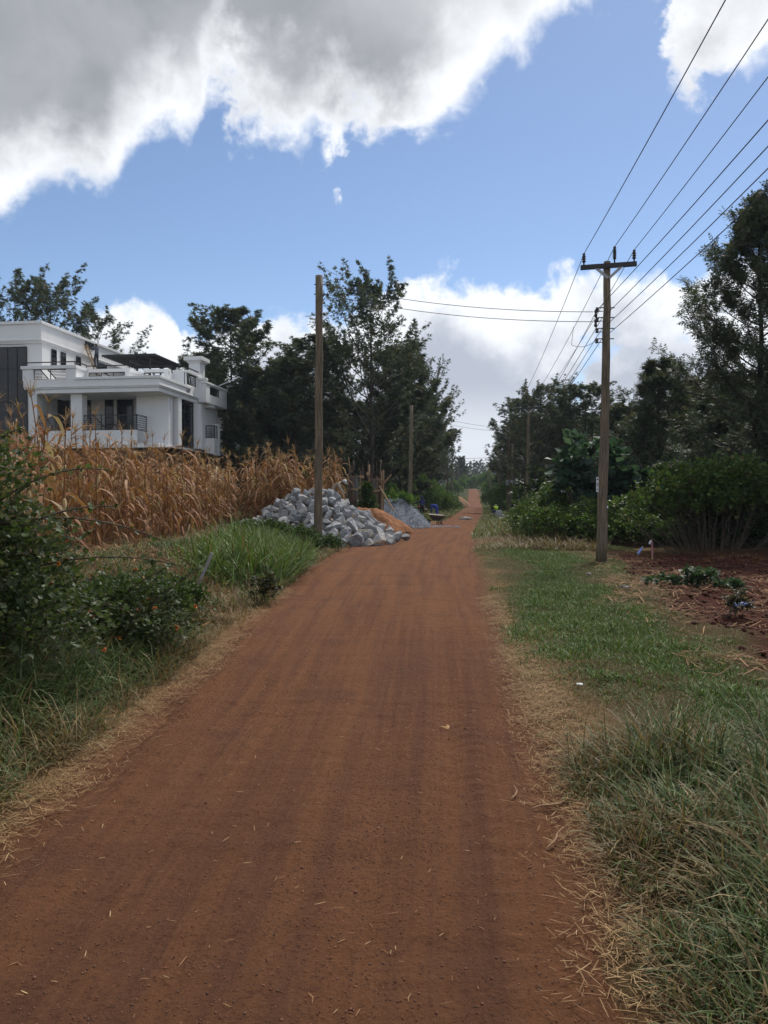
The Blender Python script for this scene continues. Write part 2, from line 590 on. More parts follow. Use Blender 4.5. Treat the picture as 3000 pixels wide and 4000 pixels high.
mat_simple('rough_plank', (0.20, 0.145, 0.11), (0.11, 0.08, 0.062), 7, 0.9, 0.12, 0.5, 0.015, stretch=(1, 1, 0.2), rnd=0.35)
mat_simple('pale_timber', (0.46, 0.33, 0.20), (0.30, 0.20, 0.12), 7, 0.85, 0.15, 0.4, 0.01, stretch=(1, 1, 0.3), rnd=0.25)
mat_simple('ladder_timber', (0.52, 0.38, 0.22), (0.34, 0.23, 0.13), 7, 0.85, 0.15, 0.3, 0.01, rnd=0.15)
mat_simple('grey_stake', (0.36, 0.35, 0.33), (0.25, 0.24, 0.22), 12, 0.85, 0.15, 0.4, 0.01)
mat_simple('concrete', (0.24, 0.235, 0.225), (0.13, 0.125, 0.12), 5, 0.9, 0.2, 0.5, 0.02)
mat_simple('rebar', (0.10, 0.065, 0.05), (0.06, 0.045, 0.04), 20, 0.7, 0.3, 0.2)
mat_simple('brown_wall', (0.19, 0.115, 0.075), (0.12, 0.075, 0.05), 3, 0.9, 0.15, 0.3, 0.02)
mat_simple('rust_sheet', (0.16, 0.085, 0.055), (0.085, 0.055, 0.045), 5, 0.8, 0.2, 0.3, 0.02)
mat_simple('sand', (0.36, 0.175, 0.09), (0.25, 0.115, 0.06), 5, 0.95, 0.1, 0.6, 0.03)
mat_simple('pale_earth', (0.40, 0.25, 0.155), (0.28, 0.165, 0.10), 4, 0.95, 0.1, 0.6, 0.03)
mat_simple('gravel', (0.38, 0.415, 0.48), (0.25, 0.275, 0.325), 26, 0.9, 0.2, 0.9, 0.05)
mat_simple('blue_cloth', (0.075, 0.11, 0.50), (0.05, 0.075, 0.36), 9, 0.85, 0.15, 0.3, 0.01)
mat_simple('navy_cloth', (0.07, 0.095, 0.34), (0.05, 0.07, 0.25), 9, 0.85, 0.15, 0.3, 0.01)
mat_simple('light_blue_cloth', (0.22, 0.29, 0.55), (0.16, 0.21, 0.42), 9, 0.85, 0.15, 0.3, 0.01)
mat_simple('black_cloth', (0.014, 0.014, 0.018), (0.022, 0.021, 0.026), 9, 0.9, 0.15, 0.3, 0.01)
mat_simple('grey_cloth', (0.145, 0.155, 0.185), (0.085, 0.09, 0.115), 9, 0.9, 0.15, 0.3, 0.01)
mat_simple('dark_grey_cloth', (0.055, 0.058, 0.07), (0.035, 0.036, 0.045), 9, 0.9, 0.15, 0.3, 0.01)
mat_simple('cream_cloth', (0.52, 0.46, 0.38), (0.38, 0.33, 0.27), 9, 0.9, 0.15, 0.3, 0.01)
mat_simple('hi_vis', (0.48, 0.74, 0.05), (0.38, 0.62, 0.04), 9, 0.7, 0.2, 0.2, 0.01)
mat_simple('skin', (0.085, 0.046, 0.030), (0.065, 0.035, 0.024), 9, 0.55, 0.35, 0.1, 0.005)
mat_simple('hair', (0.010, 0.009, 0.009), None, 20, 0.8, 0.2, 0.3, 0.005)
mat_simple('white_sack', (0.62, 0.62, 0.60), (0.44, 0.44, 0.43), 7, 0.8, 0.2, 0.5, 0.03)
mat_simple('rubber', (0.014, 0.014, 0.014), (0.022, 0.02, 0.018), 12, 0.8, 0.3, 0.2)
mat_simple('barrow_steel', (0.045, 0.038, 0.034), (0.075, 0.058, 0.046), 8, 0.7, 0.35, 0.3, 0.01)
mat_simple('dried_mortar', (0.30, 0.275, 0.235), (0.20, 0.18, 0.15), 6, 0.9, 0.15, 0.5, 0.02)
mat_simple('red_paint', (0.38, 0.035, 0.025), (0.28, 0.03, 0.022), 8, 0.4, 0.5, 0.1)
mat_simple('chrome', (0.45, 0.46, 0.47), None, 8, 0.3, 0.5, 0.05, metal=0.8)
mat_simple('yellow_plastic', (0.62, 0.47, 0.05), None, 8, 0.5, 0.4, 0.1)
mat_simple('blue_plastic', (0.13, 0.25, 0.62), (0.30, 0.38, 0.66), 22, 0.35, 0.5, 0.1)
mat_simple('pink_ribbon', (0.55, 0.22, 0.27), None, 8, 0.7, 0.2, 0.1)
mat_simple('tank_plastic', (0.10, 0.10, 0.105), None, 8, 0.6, 0.3, 0.1)
mat_simple('roof_tile', (0.085, 0.075, 0.072), (0.05, 0.046, 0.045), 18, 0.8, 0.25, 0.5, 0.02)
mat_simple('drain_pipe', (0.02, 0.02, 0.024), None, 8, 0.5, 0.4, 0.05)
mat_simple('interior_wall', (0.55, 0.54, 0.51), (0.45, 0.44, 0.42), 3, 0.8, 0.2, 0.1)
mat_simple('black_plastic', (0.012, 0.012, 0.013), None, 8, 0.6, 0.3, 0.1)
M = MATS

# ------------------------------------------------------------------ terrain
RY = np.array([-60, 0, 2.5, 4, 6, 8.5, 13, 18, 26, 34, 42, 51, 75, 106, 133, 170, 212, 300, 420])
RL = np.array([-2.2, -1.8, -1.76, -1.73, -1.67, -1.69, -1.68, -1.6, -1.1, .6, 2.4, 4.0, 7.3, 11.2, 14.9, 19.5, 24.4, 34, 50])
RR = np.array([.4, .72, .755, .895, 1.08, 1.3, 1.68, 2.15, 3.06, 4.1, 5.2, 6.5, 10.0, 14.1, 17.5, 21.7, 26.3, 36.5, 53])
def roadL(y): return np.interp(y, RY, RL)
def roadR(y): return np.interp(y, RY, RR)

def dug_amount(x, y):
    """where the dark soil has been turned over, right of the lawn"""
    bx = np.interp(y, [5, 7.8, 9.7, 11.8, 13.9, 18, 21], [3.4, 3.95, 4.25, 4.5, 4.7, 5.8, 6.3])
    wob = (fbm(x * 0.9, y * 0.9, 11) - 0.5) * 1.2
    a = sst(-0.25, 0.35, x - bx + wob)
    return a * sst(6.0, 8.0, y + wob) * sst(23.5, 21.5, y)

def H(x, y):
    x = np.asarray(x, float); y = np.asarray(y, float)
    z = 4.2 * sst(115, 214, y) - 2.5 * sst(225, 300, y) + 12.0 * sst(330, 560, y)
    dl = roadL(y) - x
    dr = x - roadR(y)
    near = sst(48, 30, y)
    z = z + (0.62 * sst(0.5, 3.2, dl)) * near + 0.9 * sst(8, 30, dl) * sst(5, 30, y)
    z = z + 0.05 * sst(0.0, 0.6, dr) * sst(40, 20, y)
    z = z + (fbm(x * 0.35, y * 0.35, 3) - 0.5) * 0.22 * sst(0.5, 4, np.maximum(dl, dr))
    z = z + (fbm(x * 2.1, y * 2.1, 5) - 0.5) * 0.07 * sst(0.0, 0.8, np.maximum(dl, dr))
    dg = dug_amount(x, y)
    z = z - dg * 0.09 + dg * (fbm(x * 3.1, y * 3.1, 8) - 0.4) * 0.22
    z = z + (fbm(x * 6.0, y * 6.0, 21, 3) - 0.5) * 0.03 * sst(26, 18, y)
    # the road itself lies a hand below the verge
    ins = np.minimum(x - roadL(y), roadR(y) - x)
    z = z - 0.06 * sst(-0.15, 0.15, ins)
    return z

def Hs(x, y): return float(H(np.array([x]), np.array([y]))[0])

def axis_pts(segs):
    out = []
    for a, b, st in segs:
        out += list(np.arange(a, b, st))
    out.append(segs[-1][1])
    return np.array(out)

def build_ground():
    xs = axis_pts([(-900, -200, 50), (-200, -60, 10), (-60, -20, 2.0), (-20, -8, 0.5), (-8, 10, 0.14), (10, 22, 0.5), (22, 60, 2.0), (60, 200, 10), (200, 900, 50)])
    ys = axis_pts([(-60, 0, 5), (0, 1.5, 0.5), (1.5, 24, 0.14), (24, 50, 0.5), (50, 130, 2), (130, 320, 4), (320, 700, 15), (700, 2600, 120)])
    gx, gy = np.meshgrid(xs, ys)
    z = H(gx, gy)
    n, mm = len(ys), len(xs)
    V = np.stack([gx, gy, z], -1).reshape(-1, 3)
    idx = np.arange(n * mm).reshape(n, mm)
    Fq = np.stack([idx[:-1, :-1], idx[:-1, 1:], idx[1:, 1:], idx[1:, :-1]], -1).reshape(-1, 4)
    x, y = V[:, 0], V[:, 1]
    dl = roadL(y) - x
    dr = x - roadR(y)
    nz = fbm(x * 0.8, y * 0.8, 31)[:, None]
    nz2 = fbm(x * 2.5, y * 2.5, 37)[:, None]
    red = np.array([0.17, 0.078, 0.042]); tan = np.array([0.235, 0.145, 0.075]); green = np.array([0.050, 0.058, 0.022])
    dark = np.array([0.070, 0.024, 0.016]); litter = np.array([0.17, 0.095, 0.045])
    c = np.tile(red, (len(V), 1))
    wr = (sst(0.0, 0.35, dr)[:, None])
    c = c * (1 - wr) + wr * (tan * (0.7 + 0.5 * nz2))
    lawn = (sst(0.2, 0.7, dr + (nz[:, 0] - 0.5) * 1.2) * sst(26, 20, y))[:, None]
    c = c * (1 - lawn) + lawn * (green * 1.3 * nz + tan * 0.42 * (1 - nz))
    wl = (sst(0.0, 0.4, dl))[:, None]
    c = c * (1 - wl) + wl * (tan * (0.6 + 0.5 * nz2))
    wl2 = (sst(0.7, 1.6, dl))[:, None]
    c = c * (1 - wl2) + wl2 * (green * 0.9 * nz + litter * (1 - nz))
    far = (sst(24, 40, y) * sst(0.5 * sst(110, 60, y), 0.3 + 1.7 * sst(110, 60, y), np.maximum(dl, dr)))[:, None]
    c = c * (1 - far) + far * (green * (0.8 + 0.6 * nz))
    dg = dug_amount(x, y)[:, None]
    c = c * (1 - dg) + dg * (dark * (0.7 + 0.7 * nz2))
    o = link('ground', mesh_np('ground', V, Fq, c, True, M['ground_soil']))
    tag(o, 'soil and verges either side of the red dirt road', kind='structure')

build_ground()

def road_z(gx, gy):
    """height of the rutted road surface"""
    base = H((roadL(gy) + roadR(gy)) / 2 + gx * 0, gy)
    ins = np.minimum(gx - roadL(gy), roadR(gy) - gx)
    z = base + 0.075
    z = z - 0.19 * sst(0.22, -0.5, ins + (fbm(gx * 1.6, gy * 0.8, 41) - 0.5) * 0.7)
    wdt = roadR(gy) - roadL(gy)
    uu = (gx - roadL(gy)) / wdt
    wob = (fbm(gx * 0 + 3.0, gy * 0.15, 44) - 0.5) * 0.10
    for c, s, dp in ((0.20, 0.055, 0.022), (0.33, 0.05, 0.012), (0.62, 0.055, 0.016), (0.80, 0.05, 0.026), (0.90, 0.035, 0.016)):
        z = z - dp * np.exp(-((uu + wob - c) / s) ** 2)
    z = z + (vnoise(uu * 42, gy * 0.35, 46) - 0.5) * 0.006
    z = z + (vnoise(uu * 90, gy * 1.0, 47) - 0.5) * 0.003
    # tyre-lug marks in the right hand track
    z = z + 0.008 * np.sin(gy * 42) * np.exp(-((uu + wob - 0.86) / 0.03) ** 2) * sst(14, 9, gy)
    z = z + (fbm(gx * 9, gy * 9, 48, 3) - 0.5) * 0.016
    z = z + (fbm(gx * 26, gy * 26, 50, 2) - 0.5) * 0.007
    z = z + (fbm(gx * 1.4, gy * 0.9, 49, 3) - 0.5) * 0.04
    return z

def build_road():
    ys = axis_pts([(-6, 1.5, 0.5), (1.5, 6, 0.028), (6, 10, 0.05), (10, 16, 0.08), (16, 30, 0.2), (30, 60, 0.6), (60, 226, 2.0)])
    nu = 170
    us = np.linspace(0, 1, nu)
    gy = np.repeat(ys[:, None], nu, 1)
    mg = np.interp(ys, [0, 40, 100], [.55, .45, .15])[:, None]
    L = roadL(ys)[:, None] - mg
    Rr = roadR(ys)[:, None] + mg
    gx = L + (Rr - L) * us[None, :]
    z = road_z(gx, gy)
    uu = (gx - roadL(gy)) / (roadR(gy) - roadL(gy))
    V = np.stack([gx, gy, z], -1).reshape(-1, 3)
    idx = np.arange(len(ys) * nu).reshape(len(ys), nu)
    Fq = np.stack([idx[:-1, :-1], idx[:-1, 1:], idx[1:, 1:], idx[1:, :-1]], -1).reshape(-1, 4)
    ctr = (roadL(gy) + roadR(gy)) / 2
    uv = np.stack([(uu * 2.9).ravel(), gy.ravel()], -1)
    o = link('road', mesh_np('road', V, Fq, None, True, M['red_dirt_road'], uv))
    tag(o, 'rutted red dirt road running away between the trees', kind='structure')

build_road()


# ------------------------------------------------------------------ plant geometry
def ribbons(base, az, length, width, lean, curl, nseg, rng, twist=0.0, tip=0.12, mid=1.0, bend=1.0):
    """arching blades: base (N,3); returns V, quads"""
    N = len(base)
    t = np.linspace(0, 1, nseg + 1)
    th = lean[:, None] + curl[:, None] * t[None, :] ** bend
    dirs = np.stack([np.sin(th) * np.cos(az)[:, None], np.sin(th) * np.sin(az)[:, None], np.cos(th)], -1)
    step = (length / nseg)[:, None, None]
    pos = base[:, None, :] + np.concatenate([np.zeros((N, 1, 3)), np.cumsum((dirs[:, :-1] + dirs[:, 1:]) / 2 * step, 1)], 1)
    a2 = az + (rng.random(N) - 0.5) * twist
    side = np.stack([-np.sin(a2), np.cos(a2), np.zeros(N)], -1)
    prof = np.minimum(1.0, (0.55 + 1.6 * t)) * np.clip((1 - t) / 0.45, tip, 1.0) * mid
    off = side[:, None, :] * (width[:, None] * prof[None, :] / 2)[:, :, None]
    V = np.stack([pos - off, pos + off], 2).reshape(-1, 3)
    k = 2 * (nseg + 1)
    b = (np.arange(N) * k)[:, None, None]
    s = (np.arange(nseg) * 2)[None, :, None]
    Fq = (b + s + np.array([0, 1, 3, 2])[None, None, :]).reshape(-1, 4)
    return V, Fq, k

def frames(d, rng, up=(0, 0, 1)):
    """right and normal vectors for unit directions d (N,3)"""
    u = np.tile(np.array(up, float), (len(d), 1)) + (rng.random((len(d), 3)) - 0.5) * 0.9
    s = np.cross(d, u)
    s /= np.linalg.norm(s, axis=1, keepdims=True) + 1e-9
    n = np.cross(s, d)
    return s, n

LEAF1 = np.array([[[0, 0, 0], [-.5, .45, .06], [0, 1, -.05], [.5, .45, .06]]])
def fern_template(pairs, spread=0.5):
    q = []
    for i in range(pairs):
        t = (i + 0.6) / pairs
        ln = 0.42 * (1 - 0.55 * t)
        for s in (-1, 1):
            a = np.array([0, t * 0.85, 0]); dr = np.array([s * 0.85, 0.55, -0.12]); dr /= np.linalg.norm(dr)
            w = np.array([-dr[1] * s, dr[0] * s, 0]) * 0.075
            q.append([a, a + dr * ln * .5 - w, a + dr * ln, a + dr * ln * .5 + w])
    q.append([[0, .6, 0], [-.06, .82, 0], [0, 1.1, -.06], [.06, .82, 0]])
    q.append([[-.012, 0, 0], [.012, 0, 0], [.008, .9, 0], [-.008, .9, 0]])
    return np.array(q, float)
FAN3 = np.array([[[0, 0, 0], [-.11, .5, .03], [0, 1, -.08], [.11, .5, .03]],
                 [[0, .1, 0], [-.30, .32, 0], [-.42, .72, -.1], [-.13, .46, 0]],
                 [[0, .1, 0], [.13, .46, 0], [.42, .72, -.1], [.30, .32, 0]]], float)
FERN5 = fern_template(5)
FERN3 = fern_template(3)

def leaves(base, d, length, width_f, tmpl, rng, up=(0, 0, 1)):
    """instances a leaf template (quads, y along leaf) at base, pointing d"""
    d = d / (np.linalg.norm(d, axis=1, keepdims=True) + 1e-9)
    s, n = frames(d, rng, up)
    q = tmpl.shape[0]
    T = tmpl.reshape(-1, 3)
    L = length[:, None, None]
    V = base[:, None, :] + L * (s[:, None, :] * T[None, :, 0:1] * width_f + d[:, None, :] * T[None, :, 1:2] + n[:, None, :] * T[None, :, 2:3])
    N = len(base)
    Fq = np.arange(N * q * 4).reshape(-1, 4)
    return V.reshape(-1, 3), Fq, q * 4

def leafcol(N, k, rng, pal, w=None, bright=0.35):
    pal = np.array(pal)
    i = rng.choice(len(pal), N, p=w)
    c = pal[i] * (1 - bright / 2 + bright * rng.random((N, 1)))
    return np.repeat(c, k, 0)

GREV = [(0.068, 0.092, 0.060), (0.084, 0.112, 0.070), (0.105, 0.130, 0.088), (0.145, 0.158, 0.125), (0.16, 0.125, 0.070)]
GREV_W = [.30, .30, .2, .14, .06]

def gen_tree(name, seed, h, base, prof, nb, nsub, nodes, nleaf, leaf, tmpl, pal=GREV, w=GREV_W, trunk_r=0.17, lean=0.0, e0=(20, 40), e1=(50, 75), forks=0, droop=0.25):
    """upright feathery tree. prof(t) = crown radius as share of h for t in 0..1 between base and top"""
    rng = np.random.default_rng(seed)
    tb = MB()
    n = 9
    wob = np.cumsum((rng.random((n, 2)) - 0.5) * 0.05 * h / n * 2, 0)
    tp = np.array([[wob[i, 0] + lean * (i / (n - 1)) * h, wob[i, 1], h * 0.97 * i / (n - 1)] for i in range(n)])
    tp[0, :2] = 0
    tb.tube(tp, [trunk_r * (1.15 - 1.08 * (i / (n - 1)) ** 0.9) for i in range(n)], 7)
    def on_trunk(z):
        return np.array([np.interp(z, tp[:, 2], tp[:, 0]), np.interp(z, tp[:, 2], tp[:, 1]), z])
    bases, dirs = [], []
    def leafy(path, t0, nn):
        path = np.array(path)
        for k in range(nn):
            t = t0 + (1 - t0) * (k + rng.random()) / nn
            f = t * (len(path) - 1)
            i = min(int(f), len(path) - 2)
            p = path[i] + (path[i + 1] - path[i]) * (f - i)
            dd = path[i + 1] - path[i]
            dd = dd / (np.linalg.norm(dd) + 1e-9)
            m = max(1, int(nleaf * (0.6 + 0.8 * rng.random())))
            for _ in range(m):
                r = rng.normal(size=3)
                v = dd * 0.9 + r * 0.75
                v[2] -= droop * (0.6 + rng.random())
                bases.append(p + r * 0.03)
                dirs.append(v)
    for b in range(nb):
        t = ((b + rng.random()) / nb) ** 0.9
        z0 = base + (h - base) * t * 0.96
        a = b * 2.39996 + rng.random() * 0.9
        rad = prof(t) * h * (0.55 + 0.6 * rng.random())
        el0 = R(rng.uniform(*e0)); el1 = R(rng.uniform(*e1))
        if t < 0.25: el1 *= 0.6
        Lb = rad / max(0.3, math.cos((el0 + el1) / 2))
        m = 7
        p = on_trunk(z0)
        path = [p]
        aa = a
        for i in range(m):
            e = el0 + (el1 - el0) * (i / (m - 1))
            aa += (rng.random() - 0.5) * 0.35
            p = p + np.array([math.cos(aa) * math.cos(e), math.sin(aa) * math.cos(e), math.sin(e)]) * Lb / m
            path.append(p)
        r0 = max(0.012, trunk_r * 0.30 * (1 - 0.7 * t))
        tb.tube(path, [r0 * (1 - 0.85 * i / m) + 0.004 for i in range(m + 1)], 4, cap=False)
        leafy(path, 0.55, nodes)
        for s in range(nsub):
            ts = 0.22 + 0.76 * (s + rng.random()) / nsub
            f = ts * m
            i = min(int(f), m - 1)
            q = path[i] + (path[i + 1] - path[i]) * (f - i)
            ls = Lb * rng.uniform(0.18, 0.36) * (1.15 - 0.5 * ts) + 0.25
            as_ = aa + rng.choice([-1, 1]) * rng.uniform(0.4, 1.3)
            es = R(rng.uniform(5, 60))
            sp = [q]
            for j in range(3):
                es2 = es + 0.12 * j
                q = q + np.array([math.cos(as_) * math.cos(es2), math.sin(as_) * math.cos(es2), math.sin(es2)]) * ls / 3
                sp.append(q)
            tb.tube(sp, [r0 * 0.35 + 0.003, r0 * 0.28 + 0.003, r0 * 0.2 + 0.002, 0.003], 3, cap=False)
            leafy(sp, 0.25, nodes)
    leafy(tp[-3:], 0.1, nodes * 2)
    B = np.array(bases); D = np.array(dirs)
    ln = leaf * (0.7 + 0.6 * rng.random(len(B)))
    V, Fq, k = leaves(B, D, ln, 1.0, tmpl, rng)
    c = leafcol(len(B), k, rng, pal, w)
    trunk = tb.mesh(name + '_trunk', M['bark'], True)
    crown = mesh_np(name + '_crown', V, Fq, c, False, M['tree_leaf'])
    return trunk, crown

def place_tree(meshes, name, label, loc, rz=0.0, scale=1.0, group='feathery trees lining the road', cat='tree'):
    o = thing(name, label, cat, loc, rz, group, scale)
    link('trunk', meshes[0], o)
    link('crown', meshes[1], o)
    return o

def gen_bush(name, seed, blobs, nleaf, leaf, tmpl, pal, w=None, wf=1.0, stems=14, shell=(0.55, 1.05), up=0.5, mat='bush_leaf', stem_mat='twig', clump=0.35, twig_r=0.012, bare=0.0):
    """leafy shrub: blobs = ellipsoids (cx, cy, cz, rx, ry, rz)"""
    rng = np.random.default_rng(seed)
    bl = np.array(blobs, float)
    vol = bl[:, 3] * bl[:, 4] + bl[:, 3] * bl[:, 5] + bl[:, 4] * bl[:, 5]
    i = rng.choice(len(bl), nleaf, p=vol / vol.sum())
    # leaves gather on sprays
    nsp = max(8, nleaf // 14)
    spd = rng.normal(size=(nsp, 3))
    spd /= np.linalg.norm(spd, axis=1, keepdims=True)
    spd[:, 2] = np.where(spd[:, 2] < -0.35, -spd[:, 2], spd[:, 2])
    si = rng.choice(len(bl), nsp, p=vol / vol.sum())
    spr = rng.uniform(shell[0], shell[1], nsp) * (1 + 0.30 * rng.random(nsp) * (rng.random(nsp) < 0.18))
    lump = 0.68 + 0.62 * fbm(spd[:, 0] * 2.2 + si * 7 + 20, spd[:, 1] * 2.2 + spd[:, 2] * 2.6 + 20, seed)
    spc = bl[si, :3] + spd * bl[si, 3:] * (spr * lump)[:, None]
    j = rng.integers(0, nsp, nleaf)
    pos = spc[j] + rng.normal(size=(nleaf, 3)) * clump * np.array([1, 1, .8]) * (bl[:, 3:].mean() * 0.28)
    pos[:, 2] = np.maximum(pos[:, 2], 0.03)
    if bare:
        kp = (pos[:, 2] > bare * (0.8 + 0.5 * fbm(pos[:, 0] * .8 + 40, pos[:, 1] * .8 + 40, seed))) | (rng.random(nleaf) < .07)
        pos, j = pos[kp], j[kp]
        nleaf = len(pos)
    d = spd[j] * 0.7 + rng.normal(size=(nleaf, 3)) * 0.6
    d[:, 2] += 0.1
    ln = leaf * (0.6 + 0.8 * rng.random(nleaf))
    V, Fq, k = leaves(pos, d, ln, wf, tmpl, rng, up=(0, 0, 1))
    c = leafcol(nleaf, k, rng, pal, w)
    crown = mesh_np(name + '_foliage', V, Fq, c, False, M[mat])
    sb = MB()
    ctr = bl[:, :2].mean(0)
    for s in range(stems):
        e = spc[rng.integers(0, nsp)]
        b0 = np.array([ctr[0] + (e[0] - ctr[0]) * 0.45 + rng.normal() * 0.1, ctr[1] + (e[1] - ctr[1]) * 0.45 + rng.normal() * 0.1, -0.05])
        mid = (b0 + e) / 2 + rng.normal(size=3) * 0.12
        mid[2] = max(mid[2], 0.1)
        sb.tube([b0, mid, e], [twig_r, twig_r * 0.8, twig_r * 0.35], 4, cap=False)
    stem = sb.mesh(name + '_stem', M[stem_mat], True)
    return stem, crown

def place_bush(meshes, name, label, loc, rz=0.0, scale=1.0, group=None, cat='bush'):
    o = thing(name, label, cat, loc, rz, group, scale)
    link('stem', meshes[0], o)
    link('foliage', meshes[1], o)
    return o
#PART2

# ------------------------------------------------------------------ trees
def profA(t): return 0.20 * (1 - t) ** 0.55 * (0.75 + 0.5 * min(1, t * 3)) + 0.03
def profB(t): return 0.30 * (1 - t) ** 0.5 * (0.8 + 0.4 * min(1, t * 4)) + 0.03
def profC(t): return 0.27 * (1 - t) ** 0.7 + 0.03
def profD(t): return 0.30 * (1 - t) ** 0.8 * (0.9 + 0.2 * min(1, t * 3)) + 0.025

TA = gen_tree('slender_tree', 1, 14.0, 3.9, profA, 40, 7, 5, 6, 0.30, FAN3, trunk_r=0.16, droop=0.35)
TB = gen_tree('broad_tree', 2, 14.0, 1.6, profB, 44, 8, 5, 5, 0.28, FAN3, trunk_r=0.20, e0=(25, 45), e1=(58, 80), droop=0.35)
TC = gen_tree('full_tree', 3, 12.0, 0.8, profC, 54, 7, 5, 8, 0.31, FAN3, trunk_r=0.17, droop=0.4)
TD = gen_tree('near_tree', 5, 14.0, 1.0, profD, 70, 9, 5, 7, 0.31, FERN3, trunk_r=0.20, e0=(15, 35), e1=(45, 72), droop=0.3)
TE = gen_tree('open_tree', 9, 20.0, 7.0, profA, 22, 8, 5, 6, 0.34, FAN3, trunk_r=0.2, e0=(30, 50), e1=(60, 80), droop=0.3)
THh = {id(TA): 14.0, id(TB): 14.0, id(TC): 12.0, id(TD): 14.0, id(TE): 20.0}

def tree_at(ms, px, top, Y, rz, label, group='feathery trees beyond the fields', sx=1.0, name='tall_tree'):
    x = XA(px, Y)
    g = Hs(x, Y)
    h = (ZA(top, Y) - g) * .92
    s = h / THh[id(ms)]
    return place_tree(ms, name, label, (x, Y, g - 0.05), rz, (s * sx, s * sx, s), group)

TREES = [
    (TB, 1450, 1062, 54, 0.4, 0.9, 'tallest broad feathery tree behind the timber formwork and the bare pole'),
    (TB, 1640, 1400, 82, 2.1, 0.8, 'feathery tree behind the left pole with the two wires, beside the tallest tree'),
    (TA, 905, 1158, 58, 0.0, 1.2, 'tall open tree rising just right of the white house'),
    (TC, 800, 1330, 64, 1.2, 1.2, 'dark tree close behind the balcony end of the white house'),
    (TC, 1010, 1390, 56, 2.2, 1.3, 'dense tree between the house and the bare pole, left of two'),
    (TC, 1130, 1350, 52, 3.9, 1.2, 'dense tree between the house and the bare pole, right of two'),
    (TA, 1205, 1275, 55, 5.2, 1.2, 'slim tree seen just left of the bare pole'),
    (TB, 1320, 1320, 60, 4.4, 1.0, 'tree standing behind the tallest broad tree, on its left'),
    (TC, 1560, 1300, 62, 0.9, 1.2, 'tree standing behind the tallest broad tree, on its right'),
    (TA, 1672, 1545, 98, 1.9, 1.2, 'tree nearest the road on the left, past the workers'),
    (TA, 1600, 1500, 92, 2.9, 1.4, 'dark tree behind the hedge left of the road'),
    (TA, 1712, 1640, 130, 0.2, 1.3, 'left roadside tree further down the road'),
    (TA, 1738, 1735, 175, 2.6, 1.2, 'left roadside tree near the far heap of earth'),
    (TC, 1800, 1772, 250, 1.0, 1.0, 'dark far tree where the road ends, on its left'),
    (TE, 60, 1058, 66, 0.3, 1.0, 'leftmost tree standing above the roof of the white house'),
    (TE, 215, 1060, 68, 2.4, 1.0, 'middle tree standing above the roof of the white house'),
    (TE, 385, 1190, 67, 4.1, 1.0, 'lower tree behind the man on the ladder'),
    (TA, 2055, 1525, 84, 0.7, 1.4, 'tree leaning over the road behind the meter pole'),
    (TB, 2110, 1482, 64, 3.6, 1.0, 'tree behind the second pole with a crossarm'),
    (TA, 2290, 1468, 58, 1.4, 1.5, 'tree with several upright tips left of the nearest power pole'),
    (TC, 2200, 1545, 68, 5.0, 1.3, 'dark tree between the two poles with crossarms'),
    (TC, 2420, 1540, 52, 2.0, 1.3, 'tree just right of the nearest power pole'),
    (TA, 1995, 1650, 120, 3.3, 1.5, 'right roadside tree beyond the meter pole'),
    (TA, 1955, 1760, 190, 4.2, 1.4, 'right roadside tree near the end of the road'),
    (TD, 2565, 1345, 33, 2.7, 1.25, 'dark tree left of the big tree at the right edge'),
    (TC, 2720, 1420, 37, 0.6, 1.4, 'dark tree filling the gap behind the big right tree'),
    (TC, 2470, 1620, 40, 4.6, 1.3, 'low dark tree behind the broad leaved shrub'),
    (TC, 2890, 1560, 30, 3.5, 1.5, 'dark lower tree under the big tree at the right edge'),
    (TD, 2965, 665, 25, 1.0, 1.0, 'biggest near tree towering at the right edge of the picture'),
    (TD, 3190, 800, 24, 3.0, 1.0, 'tree mostly out of the picture at the far right'),
]
for ms, px, top, Y, rz, sx, lab in TREES:
    tree_at(ms, px, top, Y, rz, lab, sx=sx)

# second row: the wood behind, trees one can only tell apart by their tips
rng = np.random.default_rng(77)
back = [(px, 1500 + 40 * math.sin(px * 0.05), Y) for px, Y in
        [(640, 80), (740, 84), (850, 78), (950, 82), (1060, 76), (1180, 80), (1290, 78), (1400, 72), (1520, 80), (1590, 110)]]
back += [(px, tp, Y) for px, tp, Y in [(2060, 1600, 100), (2150, 1600, 90), (2240, 1590, 85), (2340, 1590, 80), (2450, 1600, 70), (2560, 1540, 55), (2680, 1500, 52), (2800, 1480, 50), (2920, 1420, 48), (3040, 1380, 46)]]
for i, (px, tp, Y) in enumerate(back):
    side = 'left' if px < 1800 else 'right'
    tree_at(TC, px, tp, Y, i * 1.7, 'dark tree of the back row in the wood %s of the road' % side, 'back row trees in the wood on the ' + side, sx=1.5)

